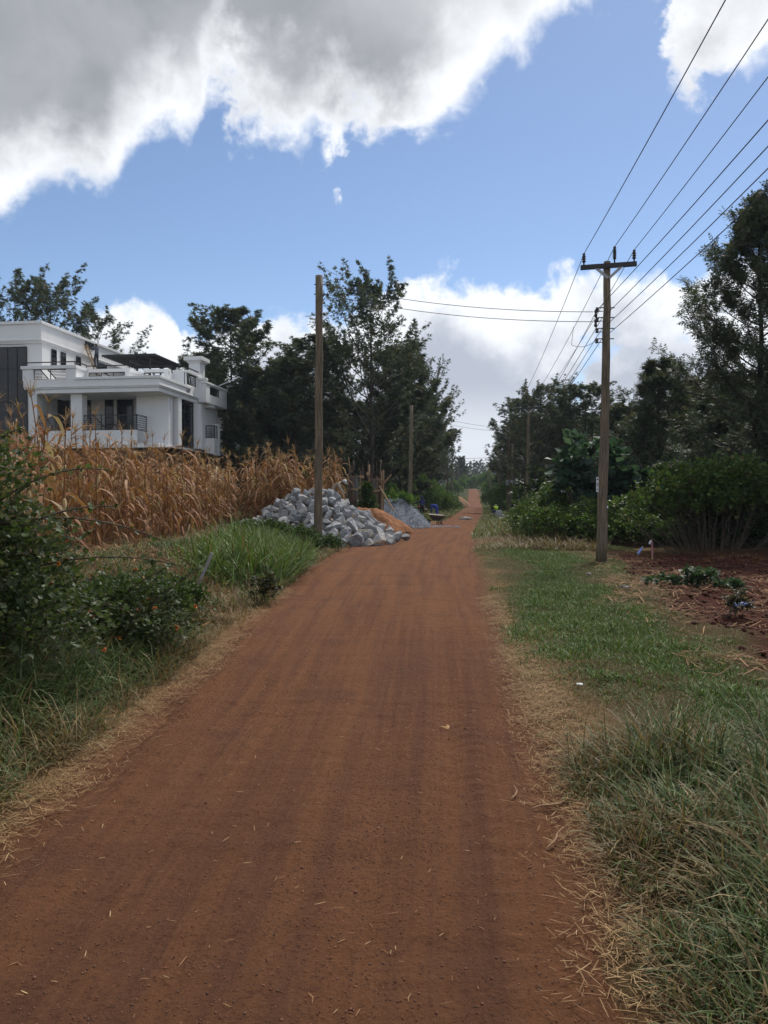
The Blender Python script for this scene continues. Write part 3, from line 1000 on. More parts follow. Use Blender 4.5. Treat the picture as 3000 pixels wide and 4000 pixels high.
def far_wood():
    rng = np.random.default_rng(5)
    n = 420
    x = rng.uniform(-60, 190, n); y = rng.uniform(330, 560, n)
    V0, F0, C0, off = [], [], [], 0
    for i in range(n):
        hgt = rng.uniform(8, 15)
        m = 110
        d = rng.normal(size=(m, 3)); d /= np.linalg.norm(d, axis=1, keepdims=True)
        p = d * np.array([hgt * .34, hgt * .34, hgt * .5]) * rng.uniform(.6, 1.05, (m, 1)) + np.array([x[i], y[i], Hs(x[i], y[i]) + hgt * .5])
        V, Fq, k = leaves(p, d + rng.normal(size=(m, 3)) * .5, rng.uniform(1.0, 2.0, m), 1.1, LEAF1, rng)
        V0.append(V); F0.append(Fq + off); off += len(V)
        C0.append(leafcol(m, k, rng, [(0.04, 0.055, 0.03), (0.05, 0.07, 0.035), (0.035, 0.05, 0.03)]))
    o = link('far_wood', mesh_np('far_wood', np.concatenate(V0), np.concatenate(F0), np.concatenate(C0), False, M['tree_leaf']))
    tag(o, 'hazy wooded hillside beyond the end of the road', 'wood', kind='stuff')
far_wood()

# ------------------------------------------------------------------ bushes
VINE = [(0.075, 0.13, 0.032), (0.10, 0.165, 0.04), (0.06, 0.10, 0.03), (0.145, 0.19, 0.06), (0.17, 0.15, 0.06)]
VINE_W = [.32, .30, .22, .10, .06]
HEDGE = [(0.085, 0.165, 0.04), (0.11, 0.20, 0.05), (0.065, 0.12, 0.032), (0.16, 0.23, 0.07)]
BROAD = [(0.042, 0.085, 0.058), (0.058, 0.11, 0.075), (0.085, 0.14, 0.105), (0.035, 0.07, 0.046)]
LANT = [(0.052, 0.078, 0.026), (0.068, 0.102, 0.034), (0.088, 0.124, 0.046), (0.115, 0.125, 0.07)]

b1 = gen_bush('thicket', 101, [(0, 0, 1.3, 2.1, 1.5, 1.1), (-1.9, .2, .75, 1.6, 1.3, .8), (1.6, .3, 1.2, 1.8, 1.5, 1.25), (.9, -.4, 1.7, 1.3, 1.2, .85), (3.4, .5, .8, 1.4, 1.4, .85), (-.6, .3, 1.5, .9, .9, .8)],
              19000, 0.11, LEAF1, VINE, VINE_W, 1.15, 110, (0.72, 1.06), clump=0.34, bare=1.15)
xx = XA(2750, 22.5)
place_bush(b1, 'vine_thicket', 'big mound of creeper covered thicket behind the dug soil at right', (xx, 23.0, Hs(xx, 23) - .1), 0.0, (.82, .9, 1.14))
b2 = gen_bush('low_thicket', 102, [(0, 0, .65, 1.8, 1.2, .75), (1.6, -.3, .6, 1.5, 1.0, .62), (-1.6, .5, .7, 1.6, 1.2, .85), (.4, .8, 1.1, 1.4, 1.0, .75)],
              11000, 0.11, LEAF1, VINE, VINE_W, 1.15, 60, (0.7, 1.06), clump=0.34, bare=.22)
for px, Y, s, rz, lab in [(2290, 25.5, (.72, .7, .8), 0.2, 'low green creeper bush behind the nearest power pole'),
                          (2175, 29.5, (.62, .7, .95), 3.2, 'rounded green bush right of the white sacks'),
                          (2135, 35, (.50, .6, .85), 0.4, 'smallest creeper bush, nearest the white sacks'),
                          (2215, 35, (.85, .8, 1.25), 3.0, 'green bush just below the broad leaved shrub, left side'),
                          (2480, 25.0, (.6, .6, .62), 0.1, 'green creeper bush between the power pole and the big thicket'),
                          (2120, 46, (.5, .6, .9), 3.1, 'green bush at the foot of the second power pole'),
                          (3060, 24.5, (.8, .9, .95), 3.2, 'leafy bush at the right edge beside the big thicket')]:
    x = XA(px, Y)
    place_bush(b2, 'creeper_bush', lab, (x, Y, Hs(x, Y) - .05), rz, s, 'creeper bushes right of the road')
b3 = gen_bush('broad_shrub', 103, [(0, 0, 2.6, 1.3, 1.2, 1.2), (-.8, 0, 1.7, 1.2, 1.1, 1.1), (.8, .2, 1.8, 1.2, 1.1, 1.2), (0, -.3, .9, 1.3, 1.1, .8)],
              1500, 0.34, LEAF1, BROAD, None, 1.0, 16, (0.6, 1.05), clump=0.5, twig_r=0.03)
x = XA(2325, 28)
place_bush(b3, 'broad_leaved_shrub', 'tall shrub with large blue green leaves behind the nearest power pole', (x, 28, Hs(x, 28) - .05))

b4 = gen_bush('hedge_bush', 104, [(0, 0, 1.0, 1.6, 1.3, 1.1), (1.3, .2, .7, 1.2, 1.1, .8), (-1.3, .1, .8, 1.3, 1.2, .9), (.2, .3, 1.6, 1.0, .9, .7)],
              6500, 0.13, LEAF1, HEDGE, None, 1.1, 24, (0.7, 1.06), clump=0.4)
hb = [(1545, 47, (.42, .42, .75), 'leafy bush right behind the gravel heap, at its left'), (1565, 69, (.75, .7, 1.5), 'bush behind the gravel heap at the foot of the greenish pole'),
      (1650, 74, (.85, .7, 1.75), 'hedge bush behind the standing worker in blue'), (1722, 76, (.5, .6, 1.1), 'hedge bush right behind the bending worker'),
      (1690, 86, (.9, .9, 1.6), 'tall hedge bush behind the bending worker'), (1748, 84, (.45, .6, .8), 'hedge bush beside the road after the workers'),
      (1772, 100, (.5, .6, .8), 'hedge bush in front of the far heap of earth'), (1730, 112, (1.0, 1.0, 1.3), 'hedge bush left of the far heap of earth'),
      (1478, 45, (.5, .5, .8), 'leafy bush behind the right hand formwork'), (1535, 50, (.5, .5, 1.15), 'bright bush between the formwork and the greenish pole'),
      (1770, 165, (1.0, 1.0, 1.5), 'hedge bush behind the far heap of earth'), (1800, 195, (.7, 1.0, 1.2), 'small hedge bush at the left of the road end'),
      (1852, 236, (1.5, 1.0, 2.0), 'pale bush closing the end of the road'), (1815, 240, (1.4, 1.0, 2.2), 'pale bush left of the one closing the road end'),
      (1905, 205, (1.2, 1.0, 2.2), 'bush at the right of the road end'), (1925, 160, (1.1, 1.0, 2.0), 'right roadside bush well past the meter pole'),
      (1930, 112, (.8, .9, 1.5), 'dark right roadside bush past the meter pole'), (1975, 80, (.75, .7, 1.5), 'bush behind the meter pole'),
      (1955, 76, (.40, .4, .75), 'pale leaved bush left of the meter pole foot'), (2035, 74, (.7, .7, 1.2), 'bush behind the picket fence'),
      (2110, 56, (.7, .7, 1.1), 'bush behind the second power pole'), (2230, 50, (.8, .8, 1.3), 'shaded bush behind the broad leaved shrub'),
      (1370, 48, (.9, .8, 1.3), 'shaded bush behind the left hand formwork'), (1270, 48, (.9, .8, 1.4), 'shaded bush behind the stone heap'), (1180, 50, (1, .9, 1.5), 'shaded bush behind the maize gap'),
      (1080, 52, (1, .9, 1.5), 'shaded bush behind the tall maize right of the house'), (980, 54, (1, .9, 1.5), 'shaded bush behind the maize near the house')]
for i, (px, Y, s, lab) in enumerate(hb):
    x = XA(px, Y)
    place_bush(b4, 'hedge_bush', lab, (x, Y, Hs(x, Y) - .1), (i % 2) * PI + .2 * (i % 3), s, 'hedge bushes along the road')
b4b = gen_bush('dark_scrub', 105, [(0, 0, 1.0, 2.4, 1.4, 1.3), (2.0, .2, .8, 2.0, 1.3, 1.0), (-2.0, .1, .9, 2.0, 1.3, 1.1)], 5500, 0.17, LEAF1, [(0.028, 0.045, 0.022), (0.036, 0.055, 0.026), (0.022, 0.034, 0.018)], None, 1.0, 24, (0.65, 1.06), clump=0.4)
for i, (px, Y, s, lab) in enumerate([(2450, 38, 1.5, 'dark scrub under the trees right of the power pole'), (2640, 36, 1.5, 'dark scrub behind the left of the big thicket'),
                                     (2700, 25.8, (.8, .7, .8), 'dark scrub added as shade in the hollow under the big thicket, left half'), (2930, 26.2, (.8, .7, .9), 'dark scrub added as shade in the hollow under the big thicket, right half'), (2820, 31, 1.6, 'dark scrub right behind the big thicket'), (3000, 30, 1.6, 'dark scrub under the tree at the right edge'),  # hollow pair added to darken the space below the thicket as shade
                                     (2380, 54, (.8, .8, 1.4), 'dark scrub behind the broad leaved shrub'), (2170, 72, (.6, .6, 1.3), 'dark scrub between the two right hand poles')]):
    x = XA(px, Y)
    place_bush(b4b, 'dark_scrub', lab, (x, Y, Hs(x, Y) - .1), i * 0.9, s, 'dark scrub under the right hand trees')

# upright shrub between the two formworks
b5 = gen_bush('upright_shrub', 106, [(0, 0, .7, .42, .42, .7), (0, 0, 1.35, .36, .36, .65), (0, 0, 1.85, .2, .2, .42)], 2600, 0.16, LEAF1,
              [(0.045, 0.09, 0.022), (0.06, 0.12, 0.03), (0.035, 0.065, 0.02), (0.12, 0.19, 0.05)], [.35, .3, .25, .1], 0.45, 8, (0.4, 1.05), clump=0.35)
x = XA(1432, 36.5)
place_bush(b5, 'upright_shrub', 'narrow upright green shrub between the two formworks', (x, 36.5, Hs(x, 36.5) - .05))
# fern like bush right of the formworks
b5b = gen_bush('fern_bush', 107, [(0, 0, .8, 1.2, .9, .8), (.6, 0, 1.3, .9, .8, .5)], 1500, 0.42, FERN5, HEDGE, None, 1.0, 10, (0.5, 1.05), clump=0.5)
x = XA(1520, 42)
place_bush(b5b, 'fern_bush', 'feathery bright green bush between the right formwork and the gravel', (x, 42, Hs(x, 42) - .05), 0.3, 0.9)

# flowering bush near the camera, left
def lantana(name, seed, blobs, n, label, loc, nfl, sprays, leaf=0.050, rz=0.0):
    stem, fol = gen_bush(name, seed, blobs, n, leaf, LEAF1, LANT, None, 0.95, 46, (0.45, 1.08), clump=0.5, twig_r=0.009)
    o = thing(name, label, 'bush', loc, rz)
    link('stem', stem, o)
    link('foliage', fol, o)
    rng = np.random.default_rng(seed + 5)
    bl = np.array(blobs)
    # long arching sprays
    sb, B, D = MB(), [], []
    for (p0, p1, sag) in sprays:
        p0, p1 = np.array(p0), np.array(p1)
        ts = np.linspace(0, 1, 9)
        pth = [p0 + (p1 - p0) * t + np.array([0, 0, sag * 4 * t * (1 - t)]) for t in ts]
        sb.tube(pth, [0.008 * (1 - .7 * t) + .002 for t in ts], 4)
        for i in range(34):
            t = 0.15 + 0.85 * rng.random()
            f = t * 8
            k = min(int(f), 7)
            q = pth[k] + (pth[k + 1] - pth[k]) * (f - k)
            v = (pth[k + 1] - pth[k]); v = v / np.linalg.norm(v)
            B.append(q); D.append(v * .5 + rng.normal(size=3) * .6)
    if B:
        B, D = np.array(B), np.array(D)
        V, Fq, k = leaves(B, D, leaf * rng.uniform(.7, 1.3, len(B)), .95, LEAF1, rng)
        link('spray_leaves', mesh_np('spray_leaves', V, Fq, leafcol(len(B), k, rng, LANT), False, M['bush_leaf']), o)
        sb.build('spray', M['twig'], o, True)
    for i in range(nfl):
        b = bl[rng.integers(0, len(bl))]
        while True:
            d = rng.normal(size=3); d /= np.linalg.norm(d)
            if d[1] < 0.2 and d[2] > -0.3: break
        c = b[:3] + d * b[3:] * 1.06
        nn = 14
        dd = rng.normal(size=(nn, 3)) * .6 + d
        V, Fq, k = leaves(np.tile(c, (nn, 1)), dd, np.full(nn, 0.032), 1.1, LEAF1, rng)
        cc = leafcol(nn, k, rng, [(0.62, 0.20, 0.05), (0.70, 0.33, 0.06), (0.66, 0.16, 0.08)])
        link('flower', mesh_np('flower', V, Fq, cc, False, M['flower_petal']), o)
    return o

gz = Hs(-2.9, 5.6)
lantana('flowering_bush', 201, [(-.3, .1, 1.0, .7, .7, .8), (-.5, .3, 1.55, .6, .6, .5), (.1, .2, .75, .55, .6, .6), (-.9, 0, .9, .8, .8, .8), (.25, -.1, .45, .6, .5, .4)], 13000,
        'dark leafy flowering bush at the left edge before the maize', (-3.05, 5.9, gz),
        7, [((-.1, .1, 1.3), (1.15, .5, 1.15), .12), ((0, .2, .9), (1.3, .4, .95), .10), ((-.1, .2, 1.5), (.75, .3, 1.75), .10), ((0, .1, .7), (1.0, .2, .55), .10),
            ((-.4, 0, 1.7), (.1, .2, 2.1), .05), ((-.6, 0, 1.6), (-.35, -.1, 2.1), .05), ((0, 0, 1.2), (.9, .1, 1.45), .08)])
gz = Hs(-2.55, 7.3)
lantana('flowering_bush', 202, [(-.3, 0, .38, .55, .45, .42), (.25, .1, .42, .45, .45, .42), (.55, .2, .28, .36, .36, .34), (0, -.1, .25, .6, .4, .3)], 5600,
        'low bush with small orange flowers beside the grass verge at left', (-2.75, 7.4, gz),
        16, [((0, 0, .5), (.7, -.2, .95), .05), ((.3, 0, .4), (.9, .2, .9), .05), ((-.2, 0, .5), (-.5, 0, 1.0), .05)], leaf=0.045)
gz = Hs(-2.75, 9.2)
b6 = gen_bush('weed_bush', 203, [(0, 0, .30, .6, .5, .34), (.5, .2, .25, .5, .45, .3), (-.6, .1, .28, .6, .5, .32)], 3600, 0.07, LEAF1,
              [(0.05, 0.09, 0.022), (0.07, 0.12, 0.03), (0.04, 0.07, 0.02)], None, 0.9, 18, (0.4, 1.06), clump=0.5, twig_r=0.006)
for px, Y, s, lab in [(660, 9.6, (.5, .6, .9), 'bright green weed bush at the foot of the maize'), (440, 8.6, (.6, .6, .9), 'green weed bush between flowering bush and maize'),
                      (1010, 22.5, (1.3, 1.0, .75), 'green weeds in front of the left end of the stone heap'), (1130, 23.2, (1.2, 1.0, .8), 'green weeds below the stone heap beside the bare pole'),
                      (1265, 23.4, 0.75, 'leafy weed at the foot of the bare pole')]:
    x = XA(px, Y)
    place_bush(b6, 'weed_bush', lab, (x, Y, Hs(x, Y) - .03), 0.3 + (px % 3), s, 'green weeds left of the road')
# small plants
b7 = gen_bush('seedling', 204, [(0, 0, .14, .16, .16, .13), (0, 0, .26, .1, .1, .1)], 420, 0.045, LEAF1, [(0.045, 0.05, 0.028), (0.06, 0.07, 0.035), (0.09, 0.075, 0.045)], None, 0.8, 5, (0.4, 1.0), clump=0.6, twig_r=0.006)
b8 = gen_bush('pale_plant', 205, [(0, 0, .16, .26, .22, .16), (-.5, .1, .10, .3, .25, .1), (.3, -.3, .08, .28, .2, .09)], 900, 0.07, LEAF1, [(0.06, 0.10, 0.05), (0.085, 0.13, 0.075), (0.045, 0.08, 0.035)], None, 1.0, 8, (0.4, 1.0), clump=0.7, twig_r=0.006)
def place_on(ms, name, label, px, py, s=1.0, rz=0.0, cat='plant', group=None):
    Y = DY(py)
    x = XA(px, Y)
    return place_bush(ms, name, label, (x, Y, Hs(x, Y) - .02), rz, s, group, cat)
place_on(b7, 'small_weed', 'small dark weed at the left edge of the road', 1035, 2362, 1.5)
place_on(b8, 'pale_weed', 'spreading pale green weed on the dug soil', 2735, 2310, 1.15)
place_on(b7, 'seedling', 'seedling on the soil beside the blue bottle', 2890, 2425, 1.1, 1.0)

# ------------------------------------------------------------------ grass (nobody could count it)
def blades(name, label, pts, hmean, wmean, pal, w=None, lean=(0.1, 0.6), curl=(0.3, 1.4), nseg=3, seed=0, mat='grass_blade', zfun=H, kind_cat='grass', zoff=-0.01, twist=0.8, tip=0.12):
    rng = np.random.default_rng(seed)
    pts = np.asarray(pts)
    N = len(pts)
    base = np.stack([pts[:, 0], pts[:, 1], zfun(pts[:, 0], pts[:, 1]) + zoff], -1)
    sc = pts[:, 2] if pts.shape[1] > 2 else np.ones(N)
    az = rng.uniform(0, 2 * PI, N)
    V, Fq, k = ribbons(base, az, hmean * sc * rng.uniform(.55, 1.4, N), wmean * rng.uniform(.7, 1.3, N) * np.sqrt(sc), rng.uniform(lean[0], lean[1], N), rng.uniform(curl[0], curl[1], N), nseg, rng, twist, tip)
    c = leafcol(N, k, rng, pal, w, 0.5)
    if pts.shape[1] > 3:      # share of dry blades by place
        dry = rng.random(N) < pts[:, 3]
        dc = leafcol(N, k, rng, DRY, None, 0.5)
        m = np.repeat(dry, k)
        c[m] = dc[m]
    o = link(name, mesh_np(name, V, Fq, c, False, M[mat]))
    return tag(o, label, kind_cat, kind='stuff')

GREEN = [(0.070, 0.108, 0.036), (0.105, 0.16, 0.052), (0.046, 0.074, 0.026), (0.20, 0.235, 0.11)]
LUSH = [(0.105, 0.165, 0.040), (0.135, 0.21, 0.050), (0.080, 0.125, 0.034), (0.18, 0.24, 0.085)]
DRY = [(0.235, 0.165, 0.075), (0.30, 0.22, 0.11), (0.18, 0.115, 0.055), (0.14, 0.11, 0.05)]
TAN = [(0.36, 0.23, 0.11), (0.29, 0.175, 0.082), (0.44, 0.30, 0.155), (0.22, 0.125, 0.062)]
RSTRAW = [(0.30, 0.16, 0.075), (0.24, 0.12, 0.055), (0.38, 0.22, 0.11), (0.17, 0.085, 0.045)]
rng = np.random.default_rng(404)

def left_verge():
    n = 80000
    y = 1.6 + 8.4 * rng.random(n) ** 1.25
    L = roadL(y)
    d = 0.25 + 3.4 * rng.random(n) ** 0.9
    x = L - d
    cl = fbm(x * 1.6, y * 1.6, 61)
    keep = rng.random(n) < np.clip((cl - 0.28) * 3.2, 0.12, 1)
    s = np.clip(0.32 + 0.75 * (d - 0.1) / 1.2, 0.3, 1.1) * (0.6 + 0.8 * cl)
    dry = np.clip(0.85 - (d - 0.25) / 0.5, 0.05, 0.9) + 0.25 * (fbm(x * 0.9, y * 0.9, 65) > 0.58)
    far = sst(7.5, 9.5, y)
    dry = np.clip(dry + far * 0.5, 0, 0.95); s = s * (1 - 0.45 * far)
    P_ = np.stack([x, y, s, dry], -1)[keep & (x / y > -0.62)]
    blades('verge_grass', 'long arching green grass on the left verge', P_, 0.52, 0.0105, GREEN, [.38, .27, .15, .20], (0.05, 0.7), (0.5, 2.1), 4, 61)
left_verge()

def lush_clump():
    n = 9000
    c = np.array([[XA(1000, 15), 15.0, 1.15], [XA(1080, 17.5), 17.5, 1.0], [XA(930, 14.6), 14.6, .9], [XA(1130, 16.5), 16.5, .7], [XA(985, 18.5), 18.5, 1.0], [XA(1090, 20.5), 20.5, .8]])
    i = rng.integers(0, len(c), n)
    x = c[i, 0] + rng.normal(size=n) * .42; y = c[i, 1] + rng.normal(size=n) * .75
    m = x < roadL(y) - .15
    P_ = np.stack([x, y, c[i, 2] * rng.uniform(.6, 1.1, n), np.full(n, .06)], -1)[m]
    blades('lush_grass', 'tall lush green grass clump in front of the maize and stones', P_, 0.78, 0.026, LUSH, None, (0.05, 0.6), (0.4, 1.9), 4, 62)
lush_clump()

def bank_grass():
    n = 26000
    y = rng.uniform(9.5, 27, n)
    d = 0.1 + 3.2 * rng.random(n)
    x = roadL(y) - d
    cl = fbm(x * 1.1, y * 1.1, 67)
    keep = (rng.random(n) < np.clip((cl - 0.33) * 4, 0.1, 1)) & ~((y > 24.2) & (x > -1.9))
    dry = np.clip(0.55 + (cl < 0.5) * .35 - d * .16, .1, .95)
    P_ = np.stack([x, y, 0.5 + cl * .9, dry], -1)[keep]
    blades('bank_grass', 'mixed green and dry grass along the left bank up to the stone heap', P_, 0.26, 0.012, GREEN, None, (0.1, 0.8), (0.3, 1.6), 3, 63)
bank_grass()

def right_tall():
    n = 60000
    y = 1.3 + 4.3 * rng.random(n)
    R0 = roadR(y)
    d = 0.18 + 3.4 * rng.random(n) ** 1.1
    x = R0 + d
    cl = fbm(x * 1.8, y * 1.8, 71)
    edge = sst(5.2, 4.1, y + (fbm(x * 1.5, y * 1.5, 72) - .5) * 1.2)
    keep = (rng.random(n) < np.clip((cl - 0.22) * 3, 0.12, 1)) & (rng.random(n) < edge) & (x / np.maximum(y, .5) < 1.1)
    s = np.clip(.28 + d * .85, .25, 1.0) * (.6 + .75 * cl)
    dry = np.clip(0.85 - (d - .15) * .75, .12, .9) + .15 * (fbm(x * 1.1, y * 1.1, 74) > .52) - .3 * (fbm(x * 1.3 + 5, y * 1.3, 76) > .60)
    P_ = np.stack([x, y, s, np.clip(dry, .12, .95)], -1)[keep]
    blades('tall_verge_grass', 'tall half dry grass at the lower right corner', P_, 0.36, 0.0095, GREEN, [.38, .27, .15, .20], (0.1, 0.9), (0.3, 1.8), 4, 64)
right_tall()

def lawn():
    n = 210000
    y = 4.0 + 22 * rng.random(n) ** 1.35
    d = 0.05 + 5.0 * rng.random(n)
    x = roadR(y) + d
    g = fbm(x * .75, y * .55, 81)
    g2 = fbm(x * 2.6, y * 2.0, 83)
    band = np.exp(-((x - np.interp(y, [5, 7, 9, 12, 15, 19, 24], [2.9, 2.75, 2.75, 3.0, 3.4, 4.3, 4.4])) / .75) ** 2)
    green = np.clip(band * 1.0 + .16 + (g - .5) * 1.7 + (g2 - .5) * .9, 0, 1)
    dens = np.clip(.72 + .5 * green, 0, 1) * sst(0.0, .3, d)
    dens = dens * (1 - .93 * dug_amount(x, y))
    keep = rng.random(n) < dens
    s = .45 + .9 * green * g2 * 1.5
    dry = np.clip(.72 - green * .95, .04, .72)
    P_ = np.stack([x, y, s, dry], -1)[keep]
    blades('lawn_grass', 'short patchy green grass between the road and the dug soil', P_, 0.08, 0.009, LUSH, [.4, .25, .25, .1], (0.1, 0.9), (0.2, 1.3), 2, 65)
lawn()

def dry_heap():
    n = 26000
    y = rng.uniform(22.5, 46, n)
    d = 0.0 + 4.2 * rng.random(n) ** .8
    x = roadR(y) + d
    cl = fbm(x * .9, y * .6, 87)
    keep = (rng.random(n) < np.clip((cl - .25) * 3.0, .1, 1) * sst(46, 36, y))
    P_ = np.stack([x, y, (.5 + cl) * np.clip(.4 + d * .35, 0, 1.1), np.where(rng.random(n) < .88, 1.0, .3)], -1)[keep]
    blades('dry_grass', 'tangled dry brown grass between the lawn and the creeper bushes', P_, 0.42, 0.016, GREEN, None, (0.5, 1.3), (0.2, 1.0), 3, 66)
dry_heap()

def far_verge():
    n = 26000
    y = 30 + 130 * rng.random(n) ** 1.4
    sd_ = rng.random(n) < .5
    d = 2.6 * rng.random(n)
    x = np.where(sd_, roadL(y) - d, roadR(y) + d)
    keep = ~((y < 52) & sd_ & (x > -2))
    P_ = np.stack([x, y, .5 + .8 * d / 2.6, np.full(n, .3)], -1)[keep]
    blades('roadside_grass', 'green grass fringing the far stretch of the road', P_, 0.5, 0.035, LUSH, None, (0.2, 1.0), (0.2, 1.2), 2, 67)
far_verge()

def straw(name, label, pts, ln, wd, pal, seed, zfun, zoff=0.012):
    blades(name, label, pts, ln, wd, pal, None, (1.35, 1.62), (-0.15, 0.25), 2, seed, 'dry_straw', zfun, 'straw', zoff, 0.3, .75)
def straws():
    n = 30000
    y = 1.5 + 12 * rng.random(n) ** 1.1
    d = rng.normal(size=n) * .13 + .16
    x = roadL(y) - d
    kk = rng.random(n) < np.clip((fbm(x * 1.3, y * 1.3, 301) - .30) * 3, .3, 1)
    x, y, n = x[kk], y[kk], int(kk.sum())
    straw('edge_straw', 'dry straw lying along the left edge of the road', np.stack([x, y, rng.uniform(.4, 1.3, n)], -1), .062, .0030, TAN, 71, lambda a, b: np.maximum(H(a, b), road_z(a, b)) + .004)
    n = 30000
    y = 1.4 + 11 * rng.random(n) ** 1.2
    d = rng.normal(size=n) * .12 + .16
    x = roadR(y) + d
    kk = rng.random(n) < np.clip((fbm(x * 1.3, y * 1.3, 302) - .28) * 3, .35, 1)
    x, y, n = x[kk], y[kk], int(kk.sum())
    straw('edge_straw', 'dry straw lying along the right edge of the road', np.stack([x, y, rng.uniform(.4, 1.3, n)], -1), .062, .0030, TAN, 72, lambda a, b: np.maximum(H(a, b), road_z(a, b)) + .004)
    n = 800
    y = 1.6 + 10 * rng.random(n) ** 1.3
    x = roadL(y) + (roadR(y) - roadL(y)) * rng.random(n)
    straw('loose_straw', 'loose bits of straw scattered over the road', np.stack([x, y, rng.uniform(.3, 1.2, n)], -1), .034, .0030, [(0.36, .20, .10), (0.26, .12, .06), (.46, .32, .17)], 73, road_z, .006)
    n = 34000
    y = rng.uniform(6.0, 22, n); x = rng.uniform(2.9, 11.5, n)
    g = fbm(x * .8, y * .8, 91)
    k = (rng.random(n) < np.clip((g - .42) * 5, .05, 1)) & (dug_amount(x + .7, y) > .1)
    straw('soil_straw', 'dry stalks strewn over the dug dark soil', np.stack([x, y, rng.uniform(.4, 1.3, n)], -1)[k], .22, .011, RSTRAW, 74, H, .03)
    n = 9000
    y = rng.uniform(9, 26, n); x = roadL(y) - rng.uniform(.6, 6.5, n)
    straw('field_straw', 'fallen dry leaves on the ground before the maize', np.stack([x, y, rng.uniform(.4, 1.4, n)], -1), .28, .02, RSTRAW, 75, H, .03)
straws()

def grit():
    n = 110000
    y = 1.7 + 11 * rng.random(n) ** 1.9
    x = roadL(y) + (roadR(y) - roadL(y)) * rng.random(n)
    cl = fbm(x * 1.2, y * .5, 95)
    k = rng.random(n) < np.clip((cl - .36) * 3.5, .25, 1)
    x, y = x[k], y[k]
    n = len(x)
    r = .0018 + .0040 * rng.random(n) ** 4 + (rng.random(n) < .0015) * .006
    z = road_z(x, y) + r * .35
    oct_ = np.array([[1, 0, 0], [0, 1, 0], [-1, 0, 0], [0, -1, 0], [0, 0, .75], [0, 0, -.6]], float)
    jit = rng.uniform(.6, 1.3, (n, 6, 1))
    a = rng.uniform(0, 2 * PI, n)
    ca, sa = np.cos(a)[:, None], np.sin(a)[:, None]
    O = oct_[None] * jit
    Vx = O[..., 0] * ca - O[..., 1] * sa
    Vy = O[..., 0] * sa + O[..., 1] * ca
    V = np.stack([Vx, Vy, O[..., 2]], -1) * r[:, None, None] + np.stack([x, y, z], -1)[:, None, :]
    f = np.array([[0, 1, 4], [1, 2, 4], [2, 3, 4], [3, 0, 4], [1, 0, 5], [2, 1, 5], [3, 2, 5], [0, 3, 5]])
    Fq = (np.arange(n)[:, None, None] * 6 + f[None]).reshape(-1, 3)
    c = np.repeat(np.array([(0.24, .105, .06), (.18, .082, .05), (.30, .14, .085), (.18, .11, .085)])[rng.integers(0, 4, n)] * rng.uniform(.7, 1.2, (n, 1)), 6, 0)
    o = link('road_grit', mesh_np('road_grit', V.reshape(-1, 3), Fq, c, True, M['grit']))
    tag(o, 'red grit and small clods on the road surface', 'grit', kind='stuff')
    # clods on the dug soil
    n = 7000
    y = rng.uniform(7, 21.5, n); x = rng.uniform(3.6, 11, n)
    k = rng.random(n) < dug_amount(x, y)
    x, y = x[k], y[k]
    n = len(x)
    r = .015 + .045 * rng.random(n) ** 2.2
    jit = rng.uniform(.6, 1.3, (n, 6, 1))
    V = oct_[None] * jit * r[:, None, None] + np.stack([x, y, H(x, y) + r * .25], -1)[:, None, :]
    Fq = (np.arange(n)[:, None, None] * 6 + f[None]).reshape(-1, 3)
    c = np.repeat(np.array([(0.075, .026, .017), (.055, .020, .014), (.10, .036, .022)])[rng.integers(0, 3, n)], 6, 0)
    o = link('soil_clods', mesh_np('soil_clods', V.reshape(-1, 3), Fq, c, True, M['grit']))
    tag(o, 'dark red clods of freshly dug soil', 'soil', kind='stuff')
grit()

# dead branches under the thicket
def dead_branches():
    rng = np.random.default_rng(515)
    spots = [(2440, 2120, 'dead branch lying right of the nearest power pole', 1.0), (2590, 2120, 'dead branch behind the ribboned stake', 1.1), (2270, 2095, 'dead branches tangled left of the nearest power pole', 1.3),
             (2210, 2085, 'dead branch under the green bush left of the power pole', 1.0), (2800, 2130, 'dead branch hanging under the big thicket', 1.3), (2680, 2110, 'dead branch in the dark under the thicket', 1.2)]
    for px, py, lab, s in spots:
        Y = DY(py); x = XA(px, Y)
        o = thing('dead_branch', lab, 'branch', (x, Y, Hs(x, Y)), 0, 'dead branches under the thicket')
        mb = MB()
        for k in range(9):
            a = rng.uniform(0, 2 * PI); L = s * rng.uniform(.5, 1.3); e = rng.uniform(.05, .6)
            p = np.array([rng.normal() * .5, rng.normal() * .2, .02 + .1 * rng.random()])
            pth = [p]
            for j in range(5):
                a += rng.normal() * .35; e += rng.normal() * .2
                p = p + np.array([math.cos(a) * math.cos(e), math.sin(a) * math.cos(e) * .6, abs(math.sin(e)) * .7]) * L / 5
                pth.append(p)
            mb.tube(pth, [.016 * (1 - .8 * j / 5) + .003 for j in range(6)], 4, cap=False)
        mb.build('twigs', M['twig'], o, True)
dead_branches()
#PART3

# ------------------------------------------------------------------ house
PHI = math.atan(400 / F)
HC, HS = math.cos(PHI), math.sin(PHI)
HY0 = 44.0
HX0 = XA(628, HY0)
def UU(px, v):
    t = (px - CX) / F
    return (t * (HY0 + v * HC) - HX0 - v * HS) / (HC + t * HS)
def VV(px, u):
    t = (px - CX) / F
    return (t * (HY0 - u * HS) - HX0 - u * HC) / (HS - t * HC)
def WW(py, u, v): return ZA(py, HY0 - u * HS + v * HC)

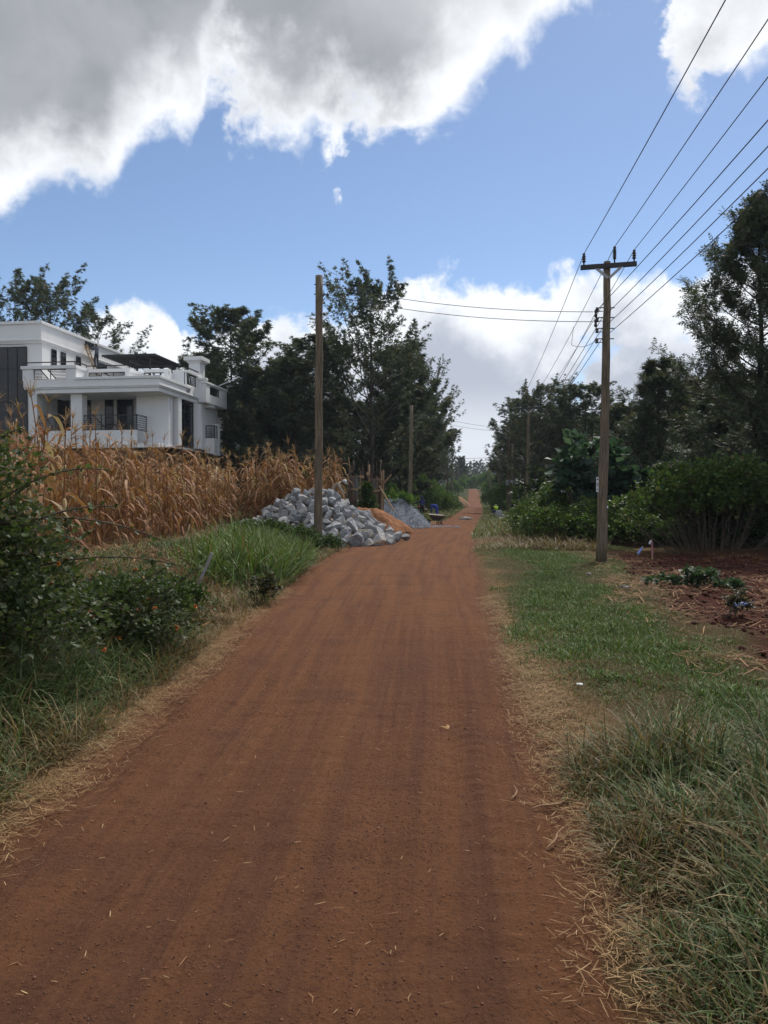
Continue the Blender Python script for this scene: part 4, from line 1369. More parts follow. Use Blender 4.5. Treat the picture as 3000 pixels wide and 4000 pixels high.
def build_house():
    h = thing('white_house', 'large white two storey house with roof terrace behind the maize', 'house', (HX0, HY0, 0), -PHI)
    def bx(name, u0, u1, v0, v1, w0, w1, mat='white_wall_paint', parent=h, bevel=0.012):
        return MB().box((min(u0, u1), min(v0, v1), min(w0, w1)), (max(u0, u1), max(v0, v1), max(w0, w1))).build(name, M[mat], parent, bevel=bevel)
    def railing(name, p0, p1, w0, w1, parent=h, zig=True, posts=2):
        """panel of flat black bars with a zigzag, between two plan points"""
        mb = MB()
        p0, p1 = Vector((p0[0], p0[1], 0)), Vector((p1[0], p1[1], 0))
        d = p1 - p0
        n = 7
        for i in range(n):
            z = w0 + (w1 - w0) * (i + .5) / n
            g0, g1 = .30 + .06 * (n - i) , .48 + .06 * (n - i)
            if zig and d.length > .9:
                mb.bar(p0 + Vector((0, 0, z)), p0 + d * min(g0 * .6, .9) + Vector((0, 0, z)), .025, .035)
                mb.bar(p0 + d * min(g1 * .75, .95) + Vector((0, 0, z)), p1 + Vector((0, 0, z)), .025, .035)
            else:
                mb.bar(p0 + Vector((0, 0, z)), p1 + Vector((0, 0, z)), .025, .035)
        if zig and d.length > .9:
            mb.bar(p0 + d * .18 + Vector((0, 0, w1)), p0 + d * .45 + Vector((0, 0, w0)), .03, .06)
            mb.bar(p0 + d * .40 + Vector((0, 0, w1)), p0 + d * .68 + Vector((0, 0, w0)), .03, .06)
        for i in range(posts + 1):
            q = p0 + d * i / posts
            mb.bar(q + Vector((0, 0, w0)), q + Vector((0, 0, w1)), .04, .04)
        for z in (w0, w1):
            mb.bar(p0 + Vector((0, 0, z)), p1 + Vector((0, 0, z)), .04, .04)
        return mb.build(name, M['black_rail'], parent)
    def window_front(px0, px1, py0, py1, v, cols=1, rows=1, parent=h):
        u0, u1 = UU(px0, v), UU(px1, v)
        um = (u0 + u1) / 2
        z0, z1 = WW(py1, um, v), WW(py0, um, v)
        f = MB()
        t = .05
        for i in range(cols + 1):
            x = u0 + (u1 - u0) * i / cols
            f.box((x - t / 2, v - .06, z0), (x + t / 2, v - .01, z1))
        for i in range(rows + 1):
            z = z0 + (z1 - z0) * i / rows
            f.box((u0, v - .057, z - t / 2), (u1, v - .013, z + t / 2))
        wo = f.build('window', M['black_rail'], parent)
        for i in range(cols):
            for j in range(rows):
                a, b = u0 + (u1 - u0) * i / cols + t / 2, u0 + (u1 - u0) * (i + 1) / cols - t / 2
                c, d = z0 + (z1 - z0) * j / rows + t / 2, z0 + (z1 - z0) * (j + 1) / rows - t / 2
                MB().box((a, v - .035, c), (b, v - .028, d)).build('pane', M['dark_glass'], wo)
        return wo
    def window_side(v0, v1, z0, z1, u, cols=1, rows=(0, 1), parent=h):
        f = MB()
        t = .06
        for i in range(cols + 1):
            y = v0 + (v1 - v0) * i / cols
            f.box((u + .01, y - t / 2, z0), (u + .06, y + t / 2, z1))
        for r in rows:
            z = z0 + (z1 - z0) * r
            f.box((u + .013, v0, z - t / 2), (u + .057, v1, z + t / 2))
        wo = f.build('window', M['black_rail'], parent)
        for i in range(cols):
            for j in range(len(rows) - 1):
                a, b = v0 + (v1 - v0) * i / cols + t / 2, v0 + (v1 - v0) * (i + 1) / cols - t / 2
                c, d = z0 + (z1 - z0) * rows[j] + t / 2, z0 + (z1 - z0) * rows[j + 1] - t / 2
                MB().box((u + .028, a, c), (u + .035, b, d)).build('pane', M['dark_glass'], wo)
        return wo

    G = Hs(HX0 - 4, HY0 + 4) - 0.3
    uL = UU(110, .45)
    uc = -0.35                      # right hand wall plane
    vW = 2.0                        # front wall plane under the canopy
    zf = WW(1745, UU(600, vW), vW)   # first floor level
    zS = WW(1528, 0, 0)              # underside of the canopy beam
    # ground floor (brown, behind the maize) and first floor slab
    bx('ground_floor_wall', uL, uc - .1, .9, 11.5, G, zf - .25, 'brown_wall')
    o = bx('lean_to_roof', UU(560, .2), .55, .2, 12.0, zf - .24, zf - .17, 'rust_sheet')
    bx('floor_slab', uL, uc + .02, .45, 13.0, zf - .16, zf + .10)
    # canopy: beam, mouldings, fascia with cap
    zB = [WW(y, 0, 0) for y in (1528, 1511, 1500, 1467)]
    bx('canopy_beam', UU(140, .12), -.12, .12, 6.2, zB[0], zB[1] - .003)
    bx('moulding', UU(98, .04), -.04, .04, 6.2, zB[1], zB[1] + .075)
    bx('moulding', UU(96, 0), .03, 0.0, 6.2, zB[1] + .078, zB[2])
    bx('fascia', UU(95, .05), -.05, .05, 4.6, zB[2] + .003, zB[3] - .16)
    bx('fascia_cap', UU(291, -.03), .03, -.03, 4.75, zB[3] - .157, zB[3])
    # left parapet of the terrace, flush with the canopy front
    za, zb = WW(1483, UU(200, .05), .05), WW(1443, UU(200, .05), .05)
    zt = WW(1430, UU(200, .05), .05)
    zm = zB[3] - .157
    u0, u1, u2, u3 = UU(92, .05), UU(134, .05), UU(261, .05), UU(300, .05)
    bx('parapet', u0, u1, .05, .30, zB[3] - .163, zb)
    bx('parapet', u2, u3, .05, 1.35, zB[3] - .163, zb)
    bx('parapet', u1, u2, .05, .30, zB[3] - .163, za)
    bx('parapet_cap', u0 - .08, u3 + .06, -.02, .38, zb + .002, zt)
    bx('parapet_cap', u3 - .32, u3 + .055, .382, 1.45, zb + .002, zt - .002)
    railing('railing', (u1, .18), (u2, .18), za, zb)
    # stepped back parapets
    v2 = 1.35
    a0, a1, a2, a3 = u3 + .06, UU(338, v2), UU(491, v2), UU(508, v2)
    zt2 = WW(1445, a1, v2)
    bx('parapet', a2, a3, v2, v2 + 1.9, zB[3] - .163, zt2 - .2)
    bx('parapet', a0, a2, v2, v2 + .22, zB[3] - .163, zB[3] + .05)
    bx('parapet_cap', a0, a3 + .06, v2 - .06, v2 + .30, zt2 - .198, zt2)
    bx('parapet_cap', a3 - .25, a3 + .06, v2 + .302, v2 + 2.0, zt2 - .198, zt2 - .002)
    railing('railing', (a0, v2 + .11), (a2, v2 + .11), zB[3] + .06, zt2 - .2, posts=3)
    v3 = 3.2
    c0, c1, c2 = a3 + .06, UU(642, v3), UU(660, v3)
    zt3 = WW(1443, c1, v3)
    bx('parapet', c1, c2, v3, v3 + .8, zB[3] - .163, zt3 - .2)
    bx('parapet', c0, c1, v3, v3 + .2, zB[3] - .163, zB[3] - .02)
    bx('parapet_cap', c0, c2 + .05, v3 - .06, v3 + .28, zt3 - .198, zt3)
    railing('railing', (c0, v3 + .1), (c1, v3 + .1), zB[3] - .01, zt3 - .2)
    # right hand parapet running back, block first
    v4 = 4.1
    r0 = c2 - .05
    zt4 = WW(1447, -.05, v4)
    vo0, vo1, vend = VV(730, -.05), VV(772, -.05), VV(787, -.05)
    zl = WW(1515, -.05, 5.5)
    zo0, zo1 = WW(1501, -.05, vo0), WW(1465, -.05, vo0)
    bx('parapet', r0, -.05, v4, vo0, zm + .16, zt4 - .17)
    bx('parapet', -.27, -.05, vo0, vend + 1.2, zB[2] - .1, zo0)
    bx('parapet', -.27, -.05, vo1, vend + 1.2, zo0, zt4 - .17)
    bx('parapet_cap', r0 - .05, .03, v4 - .06, v4 + .30, zt4 - .168, zt4)
    bx('parapet_cap', -.36, .03, v4 + .302, vend + .2, zt4 - .168, zt4 - .002)
    railing('railing', (-.16, vo0), (-.16, vo1), zo0, zt4 - .18)
    # top rail on short posts, following the steps
    tr = MB()
    pts = [(u0, .15), (u3 - .1, .15), (u3 - .1, v2 + .1), (a3 - .05, v2 + .1), (a3 - .05, v3 + .1), (c2, v3 + .1), (c2, v4 + .1), (-.16, v4 + .1), (-.16, vend)]
    hz_ = [zt, zt, zt2, zt2, zt3, zt3, zt4, zt4, zt4]
    for i in range(len(pts) - 1):
        p = Vector((pts[i][0], pts[i][1], max(hz_[i], hz_[i + 1]) + .22)); q = Vector((pts[i + 1][0], pts[i + 1][1], max(hz_[i], hz_[i + 1]) + .22))
        tr.bar(p, q, .06, .06)
        tr.bar(Vector((p.x, p.y, hz_[i] - .02)), p, .04, .04)
    tr.build('top_rail', M['black_rail'], h)
    # first floor: columns, openings, back wall of the balcony
    zo = WW(1534, UU(200, .5), .5)
    cA0, cA1, cB0, cB1 = UU(116, .5), UU(148, .5), UU(279, .5), UU(323, .5)
    bx('column', cA0, cA1, .5, 1.1, zf + .103, zB[0] - .003)
    bx('column', cB0, cB1, .5, 1.1, zf + .103, zB[0] - .003)
    bx('lintel', cA1, cB0, .5, 1.1, zo, zB[0] - .003)
    bx('lintel', cB1, UU(538, .5), .5, 1.1, zo + .03, zB[0] - .003)
    bx('soffit', cA1, UU(560, 2.0), 1.103, 3.4, zo + .1, zB[0] - .003)
    bx('balcony_back_wall', cA0 + .1, UU(535, vW) - .003, 3.4, 3.6, zf + .103, zB[0] - .003, 'interior_wall')
    zr0, zr1 = WW(1681, UU(400, .6), .6), WW(1621, UU(400, .6), .6)
    bx('balcony_wall', cA1, cB0, .62, .80, zf + .103, zr0)
    bx('balcony_wall', cB1, UU(533, .6), .62, .80, zf + .103, zr0)
    railing('railing', (cA1, .7), (cB0, .7), zr0 + .02, zr1)
    railing('railing', (cB1, .7), (UU(533, .6), .7), zr0 + .02, zr1, posts=3)
    railing('railing', (UU(533, .6), .72), (UU(533, .6), vW), zr0 + .02, zr1, zig=False, posts=1)
    window_front(232, 282, 1548, 1680, 3.4)
    window_front(338, 357, 1540, 1690, 3.4)
    window_front(415, 445, 1548, 1690, 3.4)
    window_front(462, 522, 1548, 1690, 3.4)
    # front wall under the canopy and the right hand side wall with its pilasters
    uw0 = UU(535, vW)
    uw1 = UU(660, vW)
    zwt = zB[0] - .003
    bx('front_wall', uw0, uw1, vW, vW + .25, zf + .103, zwt)
    bx('balcony_side_wall', uw0, uw0 + .25, vW + .253, 3.39, zf + .103, zwt, 'interior_wall')
    vp = VV(677, uw1)
    bx('pilaster', uw1 - .4, uw1 - .003, vW + .253, vp, zf + .103, zwt)
    uq = UU(699, vp + .3)
    vq = vp + .3
    bx('side_recess_wall', uw1 - .3, uq, vq, vq + .2, zf + .103, zwt)
    vw0, vw1 = VV(712, uq), VV(763, uq)
    zw0, zw1 = WW(1760, uq, vw0), WW(1549, uq, vw0)
    bx('side_wall', uq - .25, uq, vq + .203, vw0, zf + .103, zwt)
    bx('side_wall', uq - .25, uq, vw1, 9.5, zf + .103, zwt)
    bx('side_wall', uq - .25, uq - .003, vw0, vw1, zw1, zwt)
    window_side(vw0, vw1, zf + .2, zw1, uq - .16, 3, (0, .30, .72, .86, 1))
    vp2 = VV(773, uq)
    bx('pilaster', uq + .003, UU(787, vp2), vp2, vp2 + .25, zf + .103, zwt)
    # tower pier with moulded cap
    vt = VV(775, -.05) + .35
    t0, t1 = UU(740, vt), UU(783, vt)
    zt_, zt5 = WW(1397, t0, vt), WW(1412, t0, vt)
    td = max(.75, VV(803, t1) - vt)
    bx('tower_pier', t0, t1, vt, vt + td, zf + .103, zt5 - .15)
    bx('tower_cap', t0 - .08, t1 + .08, vt - .08, vt + td + .08, zt5 - .148, zt5 - .06)
    bx('tower_cap', t0 - .16, t1 + .16, vt - .16, vt + td + .16, zt5 - .058, zt5)
    bx('tower_cap', t0 - .26, t1 + .26, vt - .26, vt + td + .26, zt5 + .002, zt_)
    # far right balcony projecting from the side
    ub = t1 + .55
    vb0, vb1 = VV(820, ub), VV(888, ub)
    zb0, zb1 = WW(1562, ub, vb0), WW(1497, ub, vb0)
    zc = WW(1541, ub, vb0)
    vo0, vo1 = VV(822, ub), VV(862, ub)
    zh0, zh1 = WW(1543, ub, vo0), WW(1510, ub, vo0)
    bx('terrace_wall', ub - .22, ub, vb0 - .6, vo0, zb0 - .2, zb1 - .13)
    bx('terrace_wall', ub - .22, ub, vo0, vb1, zb0 - .2, zh0)
    bx('terrace_wall', ub - .22, ub, vo1, vb1, zh0, zh1)
    bx('terrace_wall', ub - .22, ub, vo0, vb1, zh1, zb1 - .13)
    bx('terrace_cap', ub - .30, ub + .07, vb0 - .7, vb1 + .1, zb1 - .128, zb1)
    railing('railing', (ub - .1, vo0), (ub - .1, vo1), zh0, zh1)
    bx('terrace_slab', t1 - 1.0, ub - .003, vb0 - .6, vb1 - .003, zb0 - .26, zb0 - .2)
    bx('terrace_front', t1 + .003, ub - .003, vb0 - .62, vb0 - .4, zb0 - .2, WW(1490, ub, vb0) - .05)
    bx('terrace_front_cap', t1 + .003, ub + .05, vb0 - .68, vb0 - .34, WW(1490, ub, vb0) - .048, WW(1483, ub, vb0))
    bx('moulding', t1 + .003, UU(840, vt + 1.5), vt + .9, vt + 1.6, zb0 - .45, zb0 - .262)
    bx('column', UU(808, vt + 3.0), UU(825, vt + 3.0), vt + 3.0, vt + 3.3, zf + .103, zb0 - .262)
    bx('side_wall', uq - .25, UU(812, vt + 4), vt + 4, vt + 4.2, zf + .103, zb0 - .262)
    bx('rear_block_wall', uq - 4, UU(800, vt + 5), vt + 5, vt + 9, zf - 3.5, zb0 - .262)
    # tiled roof edge and pipe behind the far terrace
    MB().bar((ub - .35, vb0 - .4, zb1 + .10), (ub - .35, vb1 + .2, zb1 + .02), .45, .12).build('tiled_roof_edge', M['roof_tile'], h)
    MB().bar((ub + .03, vb1 + .06, zb0 - .2), (ub + .03, vb1 + .06, zb1 - .2), .06).build('drain_pipe', M['drain_pipe'], h)
    lp = MB()
    lp.box((ub - .1, vb1 + .1, zb1 + .28), (ub + .35, vb1 + .5, zb1 + .33))
    lp.bar((ub - .05, vb1 + .3, zb1 - .1), (ub - .05, vb1 + .3, zb1 + .28), .05)
    lp.build('security_light', M['galvanised'], h)
    MB().bar((t1 + .6, vt + 2, zb1 + .05), (t1 + 1.9, vt + 2.6, zb1 + .75), .06).build('lamp_tube', M['white_paper'], h)
    # lower right balcony
    uk = t1 + .65
    vk0, vk1 = vt + .9, VV(860, uk)
    zk0, zk1 = WW(1735, uk, vk0), WW(1662, uk, vk0)
    bx('balcony_wall', t1 + .003, uk, vk0, vk1 - .35, zf - .25, WW(1712, uk, vk0))
    railing('railing', (t1 + .05, vk0 + .05), (uk, vk0 + .05), WW(1712, uk, vk0), zk1, zig=False, posts=1)
    railing('railing', (uk - .05, vk0 + .1), (uk - .05, vk1 - .4), WW(1712, uk, vk0), zk1, posts=1)
    bx('balcony_post', uk - .35, uk + .02, vk1 - .347, vk1, zf - .25, zk1 + .05)
    bx('post_cap', uk - .42, uk + .09, vk1 - .41, vk1 + .06, zk1 + .052, zk1 + .14)
    # upper block
    vU = 1.75
    uU = UU(166, vU)
    uUL = uU - 9.0
    zU = [WW(y, uU, vU) for y in (1257, 1268, 1327, 1343)]
    zT = zB[3] - .2
    bx('upper_wall', uUL, uU - .003, vU + .1, 13.5, G, zU[3])
    for k in range(3):
        dz = (zU[2] - zU[3]) / 3
        bx('upper_moulding', uUL, uU + .03 + .045 * k, vU - .03 - .045 * k, 13.6 + .05 * k, zU[3] + dz * k + .002, zU[3] + dz * (k + 1))
    bx('upper_parapet', uUL, uU + .02, vU - .02, 13.62, zU[2] + .002, zU[1])
    bx('upper_parapet_cap', uUL, uU + .14, vU - .14, 13.75, zU[1] + .002, zU[0])
    # curtain wall of dark glass at the left
    cw = MB()
    g0, g1 = UU(-160, vU + .09), UU(110, vU + .09)
    gz0, gz1 = zf, WW(1357, g1, vU)
    pw = MB()
    cols = [UU(p, vU + .09) for p in (-160, -85, -10, 37, 74, 110)]
    rows = [zf, WW(1570, g1, vU), WW(1440, g1, vU), gz1]
    for c in cols: cw.box((c - .03, vU + .01, rows[0]), (c + .03, vU + .09, rows[-1]))
    for r in rows: cw.box((g0, vU + .014, r - .03), (g1, vU + .086, r + .03))
    wo = cw.build('window', M['black_rail'], h)
    for i in range(len(cols) - 1):
        for j in range(len(rows) - 1):
            MB().box((cols[i] + .03, vU + .04, rows[j] + .03), (cols[i + 1] - .03, vU + .05, rows[j + 1] - .03)).build('pane', M['dark_glass'], wo)
    # windows in the side of the upper block
    for p0, p1, y0, y1 in ((206, 224, 1367, 1432), (242, 260, 1378, 1440), (302, 318, 1395, 1445), (384, 420, 1418, 1450)):
        w0, w1 = VV(p0, uU), VV(p1, uU)
        um = uU
        zz1, zz0 = WW(y0, uU, w0), max(WW(y1, uU, w0), zT)
        window_side(w0, w0 + max(.5, w1 - w0), zz0, zz1, uU - .003, 1, (0, .75, 1))
        MB().box((uU, w0 + max(.5, w1 - w0), zz0), (uU + .06, w0 + max(.5, w1 - w0) + .08, zz1)).build('window_reveal', M['white_wall_paint'], h)
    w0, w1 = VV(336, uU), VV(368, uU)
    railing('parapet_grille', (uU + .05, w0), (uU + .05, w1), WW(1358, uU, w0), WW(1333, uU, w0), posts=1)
    MB().box((uU + .021, w0, WW(1358, uU, w0)), (uU + .03, w1, WW(1333, uU, w0))).build('grille_shade', M['dark_glass'], h)  # dark sheet standing in for the shade inside the grille opening
    # terrace floor
    bx('terrace_floor', uU, -.3, .31, 11.0, zT - .15, zT - .02, 'concrete')
    # pergola of dark slats
    vpn, vpf = 3.6, 8.0
    zq = WW(1386, UU(500, vpn), vpn) - .2
    pg = MB()
    q0, q1 = UU(470, vpn), UU(612, vpn)
    for u in (q0 + 1.0, q1 - .6):
        pg.box((u - .05, vpn + .4, zT), (u + .05, vpn + .5, zq - .05))
        pg.box((u - .05, vpf - .5, zT), (u + .05, vpf - .4, zq - .05))
        pg.box((u - .05, vpn, zq - .05), (u + .05, vpf, zq + .06))
    po = pg.build('pergola', M['black_rail'], h)
    for i in range(15):
        v = vpn + (vpf - vpn) * i / 14
        MB().box((q0 - 1.2, v - .03, zq + .063), (q1, v + .03, zq + .20)).build('slat', M['black_rail'], po)
    return h, uU, zT, zU, vU

house, uU, zT, zU, vU = build_house()
def hloc(u, v, w):
    return Vector((HX0 + u * HC + v * HS, HY0 - u * HS + v * HC, w))

# water tank on the upper roof
tk = thing('water_tank', 'dark plastic water tank on the upper roof of the white house', 'tank', hloc(UU(55, 4.0), 4.0, zU[0] - .62))
MB().lathe([(.62, 0), (.66, .12), (.64, .25), (.66, .38), (.64, .52), (.62, .6)], n=20).build('tank_body', M['tank_plastic'], tk, True)
MB().lathe([(.61, .602), (.45, .74), (.25, .80), (.22, .86), (.05, .88)], n=20).build('tank_lid', M['tank_plastic'], tk, True)

# ------------------------------------------------------------------ people
def person(name, label, loc, rz, J, rad, parts, mats, extra=None, group=None, cat='person', scale=1.0):
    """J: joint name -> xyz; parts: (joint a, joint b, material key)"""
    names = list(J)
    idx = {n: i for i, n in enumerate(names)}
    me = bpy.data.meshes.new('skeleton')
    me.from_pydata([J[n] for n in names], [(idx[a], idx[b]) for a, b, _ in parts], [])
    ob = bpy.data.objects.new('skeleton', me)
    COL.objects.link(ob)
    ob.modifiers.new('skin', 'SKIN')
    sm = ob.modifiers.new('sub', 'SUBSURF')
    sm.levels = 1
    if not me.skin_vertices: pass
    for i, n in enumerate(names):
        r = rad[n]
        me.skin_vertices[0].data[i].radius = r if hasattr(r, '__len__') else (r, r)
        me.skin_vertices[0].data[i].use_root = (n == 'pelvis')
    dg = bpy.context.evaluated_depsgraph_get()
    ev = ob.evaluated_get(dg)
    bm_me = bpy.data.meshes.new_from_object(ev)
    bpy.data.objects.remove(ob)
    keys = list(mats)
    bm_me.materials.clear()
    for k in keys: bm_me.materials.append(M[mats[k]])
    segs = [(np.array(J[a]), np.array(J[b]), keys.index(m)) for a, b, m in parts]
    for p in bm_me.polygons:
        c = np.array(p.center)
        best, bi = 1e9, 0
        for a, b, mi in segs:
            ab = b - a
            t = np.clip(np.dot(c - a, ab) / (np.dot(ab, ab) + 1e-9), 0, 1)
            dd = np.linalg.norm(c - a - ab * t)
            if dd < best: best, bi = dd, mi
        p.material_index = bi
        p.use_smooth = True
    # head and hands shaped into the same mesh
    bm = bmesh.new()
    bm.from_mesh(bm_me)
    sk = keys.index('skin')
    def addmesh(mb, mi):
        vs = [bm.verts.new(v) for v in mb.v]
        for f in mb.f:
            try:
                ff = bm.faces.new([vs[i] for i in f]); ff.material_index = mi; ff.smooth = True
            except ValueError:
                pass
    hd = Vector(J['head']); nk = Vector(J['neck'])
    upv = (hd - nk).normalized()
    face = Vector(J.get('_face', (0, -1, 0))) if isinstance(J.get('_face'), tuple) else Vector((0, -1, 0))
    fwd = (FACE.get(name + label, Vector((0, -1, 0))))
    fwd = (fwd - upv * fwd.dot(upv)).normalized()
    sd_ = upv.cross(fwd)
    mb = MB()
    c0 = hd + upv * .03
    mb.bar(c0 + fwd * .085 + upv * .02, c0 + fwd * .115 - upv * .025, .03, .025)          # nose
    mb.bar(c0 + fwd * .085 - upv * .055 - sd_ * .025, c0 + fwd * .085 - upv * .055 + sd_ * .025, .015, .015)   # mouth
    for s in (-1, 1):
        mb.bar(c0 + sd_ * s * .085 - upv * .03, c0 + sd_ * s * .09 + upv * .03, .02, .04)    # ears
    addmesh(mb, sk)
    eb = MB()
    for s in (-1, 1):
        e = c0 + fwd * .085 + sd_ * s * .033 + upv * .02
        eb.ellip(e, (.012, .012, .010), 6, 4)
    addmesh(eb, keys.index('hair') if 'hair' in keys else sk)
    for s in ('l', 'r'):
        if 'hand_' + s not in J: continue
        hh, ww = Vector(J['hand_' + s]), Vector(J['wrist_' + s])
        d = (hh - ww).normalized()
        a = d.cross(Vector((0.2, 1, 0.1))).normalized()
        b = a.cross(d)
        fm = MB()
        for k in range(4):
            o_ = hh + a * (.03 * (k - 1.5) / 1.5)
            L_ = (.075, .088, .083, .065)[k]
            fm.tube([o_, o_ + d * L_ * .5, o_ + d * L_ * .85 - b * L_ * .35], [.0095, .0085, .007], 5)
        fm.tube([ww + d * .03 + a * .025, ww + d * .06 + a * .06, ww + d * .10 + a * .065], [.011, .010, .008], 5)
        addmesh(fm, keys.index('glove') if 'glove' in keys else sk)
    bm.to_mesh(bm_me)
    bm.free()
    bm_me.update()
    o = thing(name, label, cat, loc, rz, group, scale)
    link('body', bm_me, o)
    return o
FACE = {}

RAD = dict(pelvis=(.15, .115), spine=(.135, .10), chest=(.165, .115), neck=.055, jaw=(.066, .075), head=(.086, .096), crown=(.06, .066),
           shoulder_l=.068, shoulder_r=.068, elbow_l=.046, elbow_r=.046, wrist_l=.032, wrist_r=.032, hand_l=(.038, .02), hand_r=(.038, .02),
           hip_l=.095, hip_r=.095, knee_l=.064, knee_r=.064, ankle_l=.043, ankle_r=.043, toe_l=.038, toe_r=.038)
def body_parts(top='shirt', arm='shirt', low='trouser', fore='skin', shoe='shoe'):
    return [('pelvis', 'spine', top), ('spine', 'chest', top), ('chest', 'neck', top), ('neck', 'jaw', 'skin'), ('jaw', 'head', 'skin'), ('head', 'crown', 'hair'),
            ('chest', 'shoulder_l', top), ('chest', 'shoulder_r', top), ('shoulder_l', 'elbow_l', arm), ('shoulder_r', 'elbow_r', arm),
            ('elbow_l', 'wrist_l', fore), ('elbow_r', 'wrist_r', fore), ('wrist_l', 'hand_l', 'skin'), ('wrist_r', 'hand_r', 'skin'),
            ('pelvis', 'hip_l', low), ('pelvis', 'hip_r', low), ('hip_l', 'knee_l', low), ('hip_r', 'knee_r', low), ('knee_l', 'ankle_l', low), ('knee_r', 'ankle_r', low),
            ('ankle_l', 'toe_l', shoe), ('ankle_r', 'toe_r', shoe)]
def stand(**kw):
    J = dict(pelvis=(0, 0, .95), spine=(0, .01, 1.12), chest=(0, .0, 1.32), neck=(0, .0, 1.47), jaw=(0, -.015, 1.53), head=(0, -.015, 1.60), crown=(0, 0, 1.67),
             shoulder_l=(.18, 0, 1.40), shoulder_r=(-.18, 0, 1.40), elbow_l=(.25, .02, 1.12), elbow_r=(-.25, .02, 1.12), wrist_l=(.26, -.06, .88), wrist_r=(-.26, -.06, .88),
             hand_l=(.26, -.09, .80), hand_r=(-.26, -.09, .80), hip_l=(.095, 0, .88), hip_r=(-.095, 0, .88), knee_l=(.11, -.02, .49), knee_r=(-.11, -.02, .49),
             ankle_l=(.115, .02, .075), ankle_r=(-.115, .02, .075), toe_l=(.13, -.15, .04), toe_r=(-.13, -.15, .04))
    J.update(kw)
    return J

# standing worker, hands on hips
lab = 'person in blue printed shirt and knitted blue hat standing with hands on hips'
Yp = 63.0
xp = XA(1648, Yp)
J = stand(elbow_l=(.36, .06, 1.16), elbow_r=(-.36, .06, 1.16), wrist_l=(.19, -.08, 1.00), wrist_r=(-.19, -.08, 1.00), hand_l=(.13, -.12, .98), hand_r=(-.13, -.12, .98))
FACE['person' + lab] = Vector((0, -1, 0))
wk = person('person', lab, (xp, Yp, Hs(xp, Yp) + .0), 0.15, J, RAD, body_parts(), dict(shirt='navy_cloth', trouser='black_cloth', skin='skin', hair='hair', shoe='black_cloth'))
hat = MB().lathe([(.105, -.05), (.112, -.01), (.108, .06), (.085, .12), (.04, .16), (.035, .19), (.01, .205)], (0, -.005, 1.63), 12).build('knitted_hat', M['blue_cloth'], wk, True)
pr = MB()
pr.box((-.10, -.136, 1.24), (.10, -.13, 1.275)).box((-.02, -.137, 1.12), (.02, -.131, 1.24)).box((-.10, -.131, 1.085), (.08, -.125, 1.12))
pr.build('shirt_print', M['light_blue_cloth'], wk)

# bending worker
lab = 'person in blue overalls bending down behind the wheelbarrow'
Yp = 58.5
xp = XA(1706, Yp)
J = stand(pelvis=(.0, 0, .92), spine=(-.16, 0, 1.06), chest=(-.36, 0, 1.10), neck=(-.52, 0, 1.05), jaw=(-.57, 0, 1.01), head=(-.62, 0, .97), crown=(-.68, 0, .93),
          shoulder_l=(-.42, -.18, 1.05), shoulder_r=(-.42, .18, 1.05), elbow_l=(-.36, -.22, .80), elbow_r=(-.36, .22, .80), wrist_l=(-.42, -.14, .58), wrist_r=(-.42, .16, .58),
          hand_l=(-.45, -.12, .52), hand_r=(-.45, .14, .52), hip_l=(.02, -.095, .86), hip_r=(.02, .095, .86), knee_l=(-.02, -.12, .47), knee_r=(.06, .12, .47),
          ankle_l=(.03, -.12, .075), ankle_r=(.08, .12, .075), toe_l=(-.13, -.13, .04), toe_r=(-.08, .13, .04))
FACE['person' + lab] = Vector((-.5, 0, -.8))
RB = dict(RAD, pelvis=(.19, .17), spine=(.20, .17), chest=(.20, .17), hip_l=.13, hip_r=.13, shoulder_l=.09, shoulder_r=.09, elbow_l=.065, elbow_r=.065, knee_l=.09, knee_r=.09)
person('person', lab, (xp, Yp, Hs(xp, Yp)), 0.0, J, RB, body_parts(fore='shirt'), dict(shirt='blue_cloth', trouser='blue_cloth', skin='skin', hair='hair', shoe='black_cloth'))

# person in the maize behind the stone heap
lab = 'person in cream top and pale cap stooping behind the stone heap'
Yp = 31.5
xp = XA(1300, Yp)
J = stand(pelvis=(-.05, 0, .88), spine=(.05, 0, 1.05), chest=(.22, 0, 1.17), neck=(.36, 0, 1.22), jaw=(.41, -.01, 1.22), head=(.46, -.01, 1.22), crown=(.52, -.01, 1.22),
          shoulder_l=(.25, -.18, 1.15), shoulder_r=(.25, .18, 1.15), elbow_l=(.36, -.24, .90), elbow_r=(.36, .24, .90), wrist_l=(.50, -.16, .72), wrist_r=(.5, .16, .72), hand_l=(.56, -.13, .68), hand_r=(.56, .13, .68),
          hip_l=(-.06, -.1, .82), hip_r=(-.06, .1, .82), knee_l=(.05, -.12, .45), knee_r=(-.05, .12, .45), ankle_l=(-.02, -.12, .075), ankle_r=(-.1, .12, .075), toe_l=(.15, -.12, .04), toe_r=(.07, .12, .04))
FACE['person' + lab] = Vector((.6, -.2, -.7))
mz = person('person', lab, (xp, Yp, ZA(1880, Yp) - 1.26), 0.0, J, RAD, body_parts(fore='shirt'), dict(shirt='cream_cloth', trouser='grey_cloth', skin='skin', hair='hair', shoe='black_cloth'))
cp = MB().ellip((.50, -.01, 1.25), (.105, .105, .095), 10, 6)
cp.box((.54, -.08, 1.14), (.66, .07, 1.165))
cp.build('cap', M['white_paper'], mz, True)

